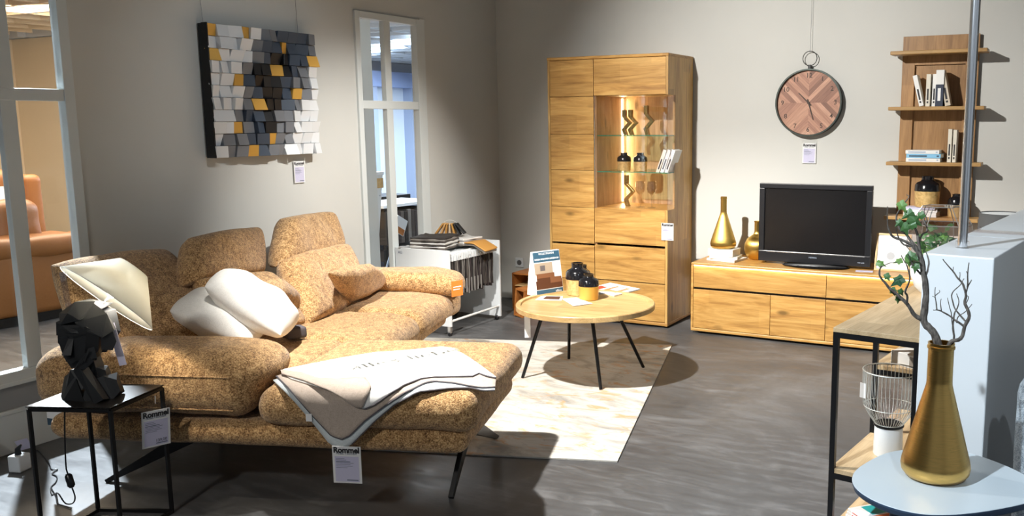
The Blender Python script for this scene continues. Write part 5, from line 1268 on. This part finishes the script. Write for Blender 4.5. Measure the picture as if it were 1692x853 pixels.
# folded samples etc on top
def folded(label, x, y, z, w_, d_, cols_, rz_, seed):
    t = thing('folded_sample', label, 'fabric sample', (x, y, z), R(rz_)); zz = 0
    for i, c_ in enumerate(cols_):
        softbox(-w_/2, w_/2, -d_/2, d_/2, zz, zz+.014, .0065, 8, amp=.005, ns=14, seed=seed+i).build('fold', c_, t, True); zz += .0125
    return t
sw_w = base('swatch_trim', (.55, .54, .52), .9)
folded('dark folded fabric sample stack with pale edges on the white trolley', -4.02, 5.17, CHH-.008, .27, .25, [sw_m[2], sw_w, sw_m[1], sw_w, sw_m[1], sw_m[3], sw_m[0]], 12, 3)
folded('pale grey fabric samples lying behind the dark stack on the trolley', -3.99, 5.43, CHH-.006, .28, .20, [sw_m[3], sw_w, sw_m[5], sw_w], -10, 30)
t = folded('flat white sample sheet at the window side of the trolley top', -4.16, 5.09, CHH-.012, .16, .12, [sw_m[5]], 8, 50)
t = thing('leather_sample', 'ochre leather sample draped over the open side of the trolley', 'leather sample', (-3.84, 5.42, CHH+.012), R(8))
M['ochre'] = base('ochre_leather', (.50, .25, .06), .5)
def ow(p, s): 
    if p.x > .03: p.z -= (p.x-.03)*.55
    return p
softbox(-.10, .13, -.10, .10, 0, .010, .0045, 12, warp=ow, amp=.002).build('leather', 'ochre', t, True); softbox(-.09, .125, -.095, .095, -.020, -.003, .006, 12, warp=ow, amp=.003, seed=2).build('lining', sw_m[3], t, True)
t = thing('leather_swatch_ring', 'fan of ochre and black leather swatches standing on the trolley', 'swatch ring', (-4.05, 5.40, CHH+.045), R(20)); 
oc = [M['ochre'], base('honey_leather', (.62, .36, .14), .5), M['ochre'], base('sand_leather', (.60, .47, .32), .5), M['ochre'], M['black_matt'], M['black_matt']]
for i in range(7):
    a_ = R(-38+13*i); w_ = .013
    sb = softbox(-w_/2, w_/2, -.03, .03, -.10, 0, .004, 6, amp=.001).build('swatch', oc[i], t, True); sb.location = (.016*i-.048, 0, .10); sb.rotation_euler = (0, -a_*1.0, 0)
MB().tube([V3((.05*math.cos(x_), 0, .095+.028*math.sin(x_))) for x_ in [PI*i/16 for i in range(17)]], .002, 6).build('ring', 'white_paint', t, True)

# crates by the cabinet
t = thing('wooden_crate', 'brown open wooden sample crate against the back wall beside the cabinet', 'crate', (-3.93, 6.04, 0))
def crate(t, w_, d_, h_, th_=.012):
    MB().box(0, th_, 0, d_, 0, h_).build('side', 'crate', t); MB().box(w_-th_, w_, 0, d_, 0, h_).build('side', 'crate', t)
    MB().box(th_, w_-th_, 0, d_, 0, th_).build('bottom', 'crate', t); MB().box(th_, w_-th_, 0, d_, h_-th_, h_).build('top', 'crate', t); MB().box(th_, w_-th_, d_-th_, d_, th_, h_-th_).build('back', 'crate', t)
crate(t, .38, .33, .30); 
for z in (.10, .19): MB().box(.013, .36, .02, .31, z, z+.006).build('divider', 'oak_tbl', t)
t = thing('wooden_crate', 'brown wooden sample crate leaning against the white trolley', 'crate', (-3.765, 5.80, .012), R(-12)); t.rotation_euler[1] = R(7)
crate(t, .10, .22, .22)
t = thing('wooden_crate', 'low closed brown crate with white label in front of the open crate', 'crate', (-3.64, 5.86, 0), R(2))
MB().box(0, .125, 0, .16, 0, .125).build('body', 'crate', t, bevel=.003); MB().box(.03, .06, -.001, 0, .085, .098).build('label_plate', 'paper', t)

# ================================================================== THINGS SEEN THROUGH THE SECOND WINDOW
p0 = at(598, 286, X=-5.6); p1 = at(632, 286, X=-5.6); zt2 = p0.z
t = thing('white_counter', 'white tapered counter end with an oak band behind the second window', 'counter', (-5.6, p0.y, 0))
wd = p1.y-p0.y
MB().prism([(0, 0, 0), (0, wd*.45, 0), (0, wd, zt2-.03), (0, 0, zt2-.03)], (-.5, 0, 0)).build('body', 'white_lam', t); MB().box(-.52, .01, -.01, wd+.01, zt2-.03, zt2).build('top', 'white_lam', t, bevel=.003); MB().box(.0005, .006, 0, wd, zt2-.15, zt2-.06).build('oak_band', 'oak_tbl', t)
for z_, y_ in ((zt2-.22, .06), (zt2-.22, wd-.05), (zt2-.45, .10), (zt2-.65, .12)): MB().tube([(0, y_, z_), (.004, y_, z_)], .006, 8).build('screw', 'print_grey', t)
p0 = at(660, 337, X=-6.2); p1 = at(688, 337, X=-6.2)
t = thing('black_sample_rack', 'black rack of hanging samples seen through the second window', 'rack', (-6.2, p0.y-.25, 0)); wd = p1.y-p0.y+.6
MB().box(-.5, 0, 0, wd, p0.z-.03, p0.z).build('top', 'white_lam', t)
for k in range(14): MB().box(-.48, .01, .02+k*(wd-.06)/14, .02+k*(wd-.06)/14+.05, .25, p0.z-.07-.01*(k % 3)).build('sample', sw_m[(k*3) % 5], t)
MB().box(-.5, -.02, 0, wd, .08, .2).build('base', 'black', t)
for x_ in (-.48, -.05):
    for y_ in (.03, wd-.05): MB().box(x_, x_+.03, y_, y_+.02, 0, p0.z-.03).build('leg', 'black', t)
p = at(650, 365, X=-5.7); t = thing('tilted_sample_board', 'small white and brown board tilted behind the second window', 'sample board', (p.x, p.y+.05, p.z-.12))
MB().box(-.01, 0, -.06, .10, 0, .16).build('board', 'white_lam', t); MB().box(.0005, .004, -.05, .09, 0, .06).build('brown_strip', 'crate', t); t.rotation_euler = (R(-28), 0, 0); MB().box(-.009, -.001, -.01, .01, -p.z+.10, 0).build('post', 'print_grey', t)
p = at(628, 383, X=-7.4); t = thing('dark_display', 'dark display block with glowing blue letters beyond the white counter', 'display', (-7.4, p.y-.7, 0))
MB().box(-.4, 0, 0, 1.3, 0, p.z+.42).build('body', 'black', t); MB().box(-.42, .01, -.01, 1.31, p.z+.14, p.z+.30).build('shelf', 'print_grey', t)
text('lit_letters', 'oled', .16, emit('blue_glow', (.25, .40, 1.0), 4), t, Matrix.Translation((.012, .75, p.z)) @ Matrix.Rotation(PI/2, 4, 'Z') @ UPR)
p = at(624, 330, X=-7.6); t = thing('blue_armchair', 'blue seat partly visible between counter and window bar', 'armchair', (-8.25, p.y-.2, p.z-.12)); softbox(-.3, .3, -.1, .5, 0, .35, .08, 8).build('backrest', base('blue_cloth', (.03, .08, .22), .8), t, True); MB().box(-.2, .2, 0, .4, -p.z+.12, 0).build('support', 'black', t)
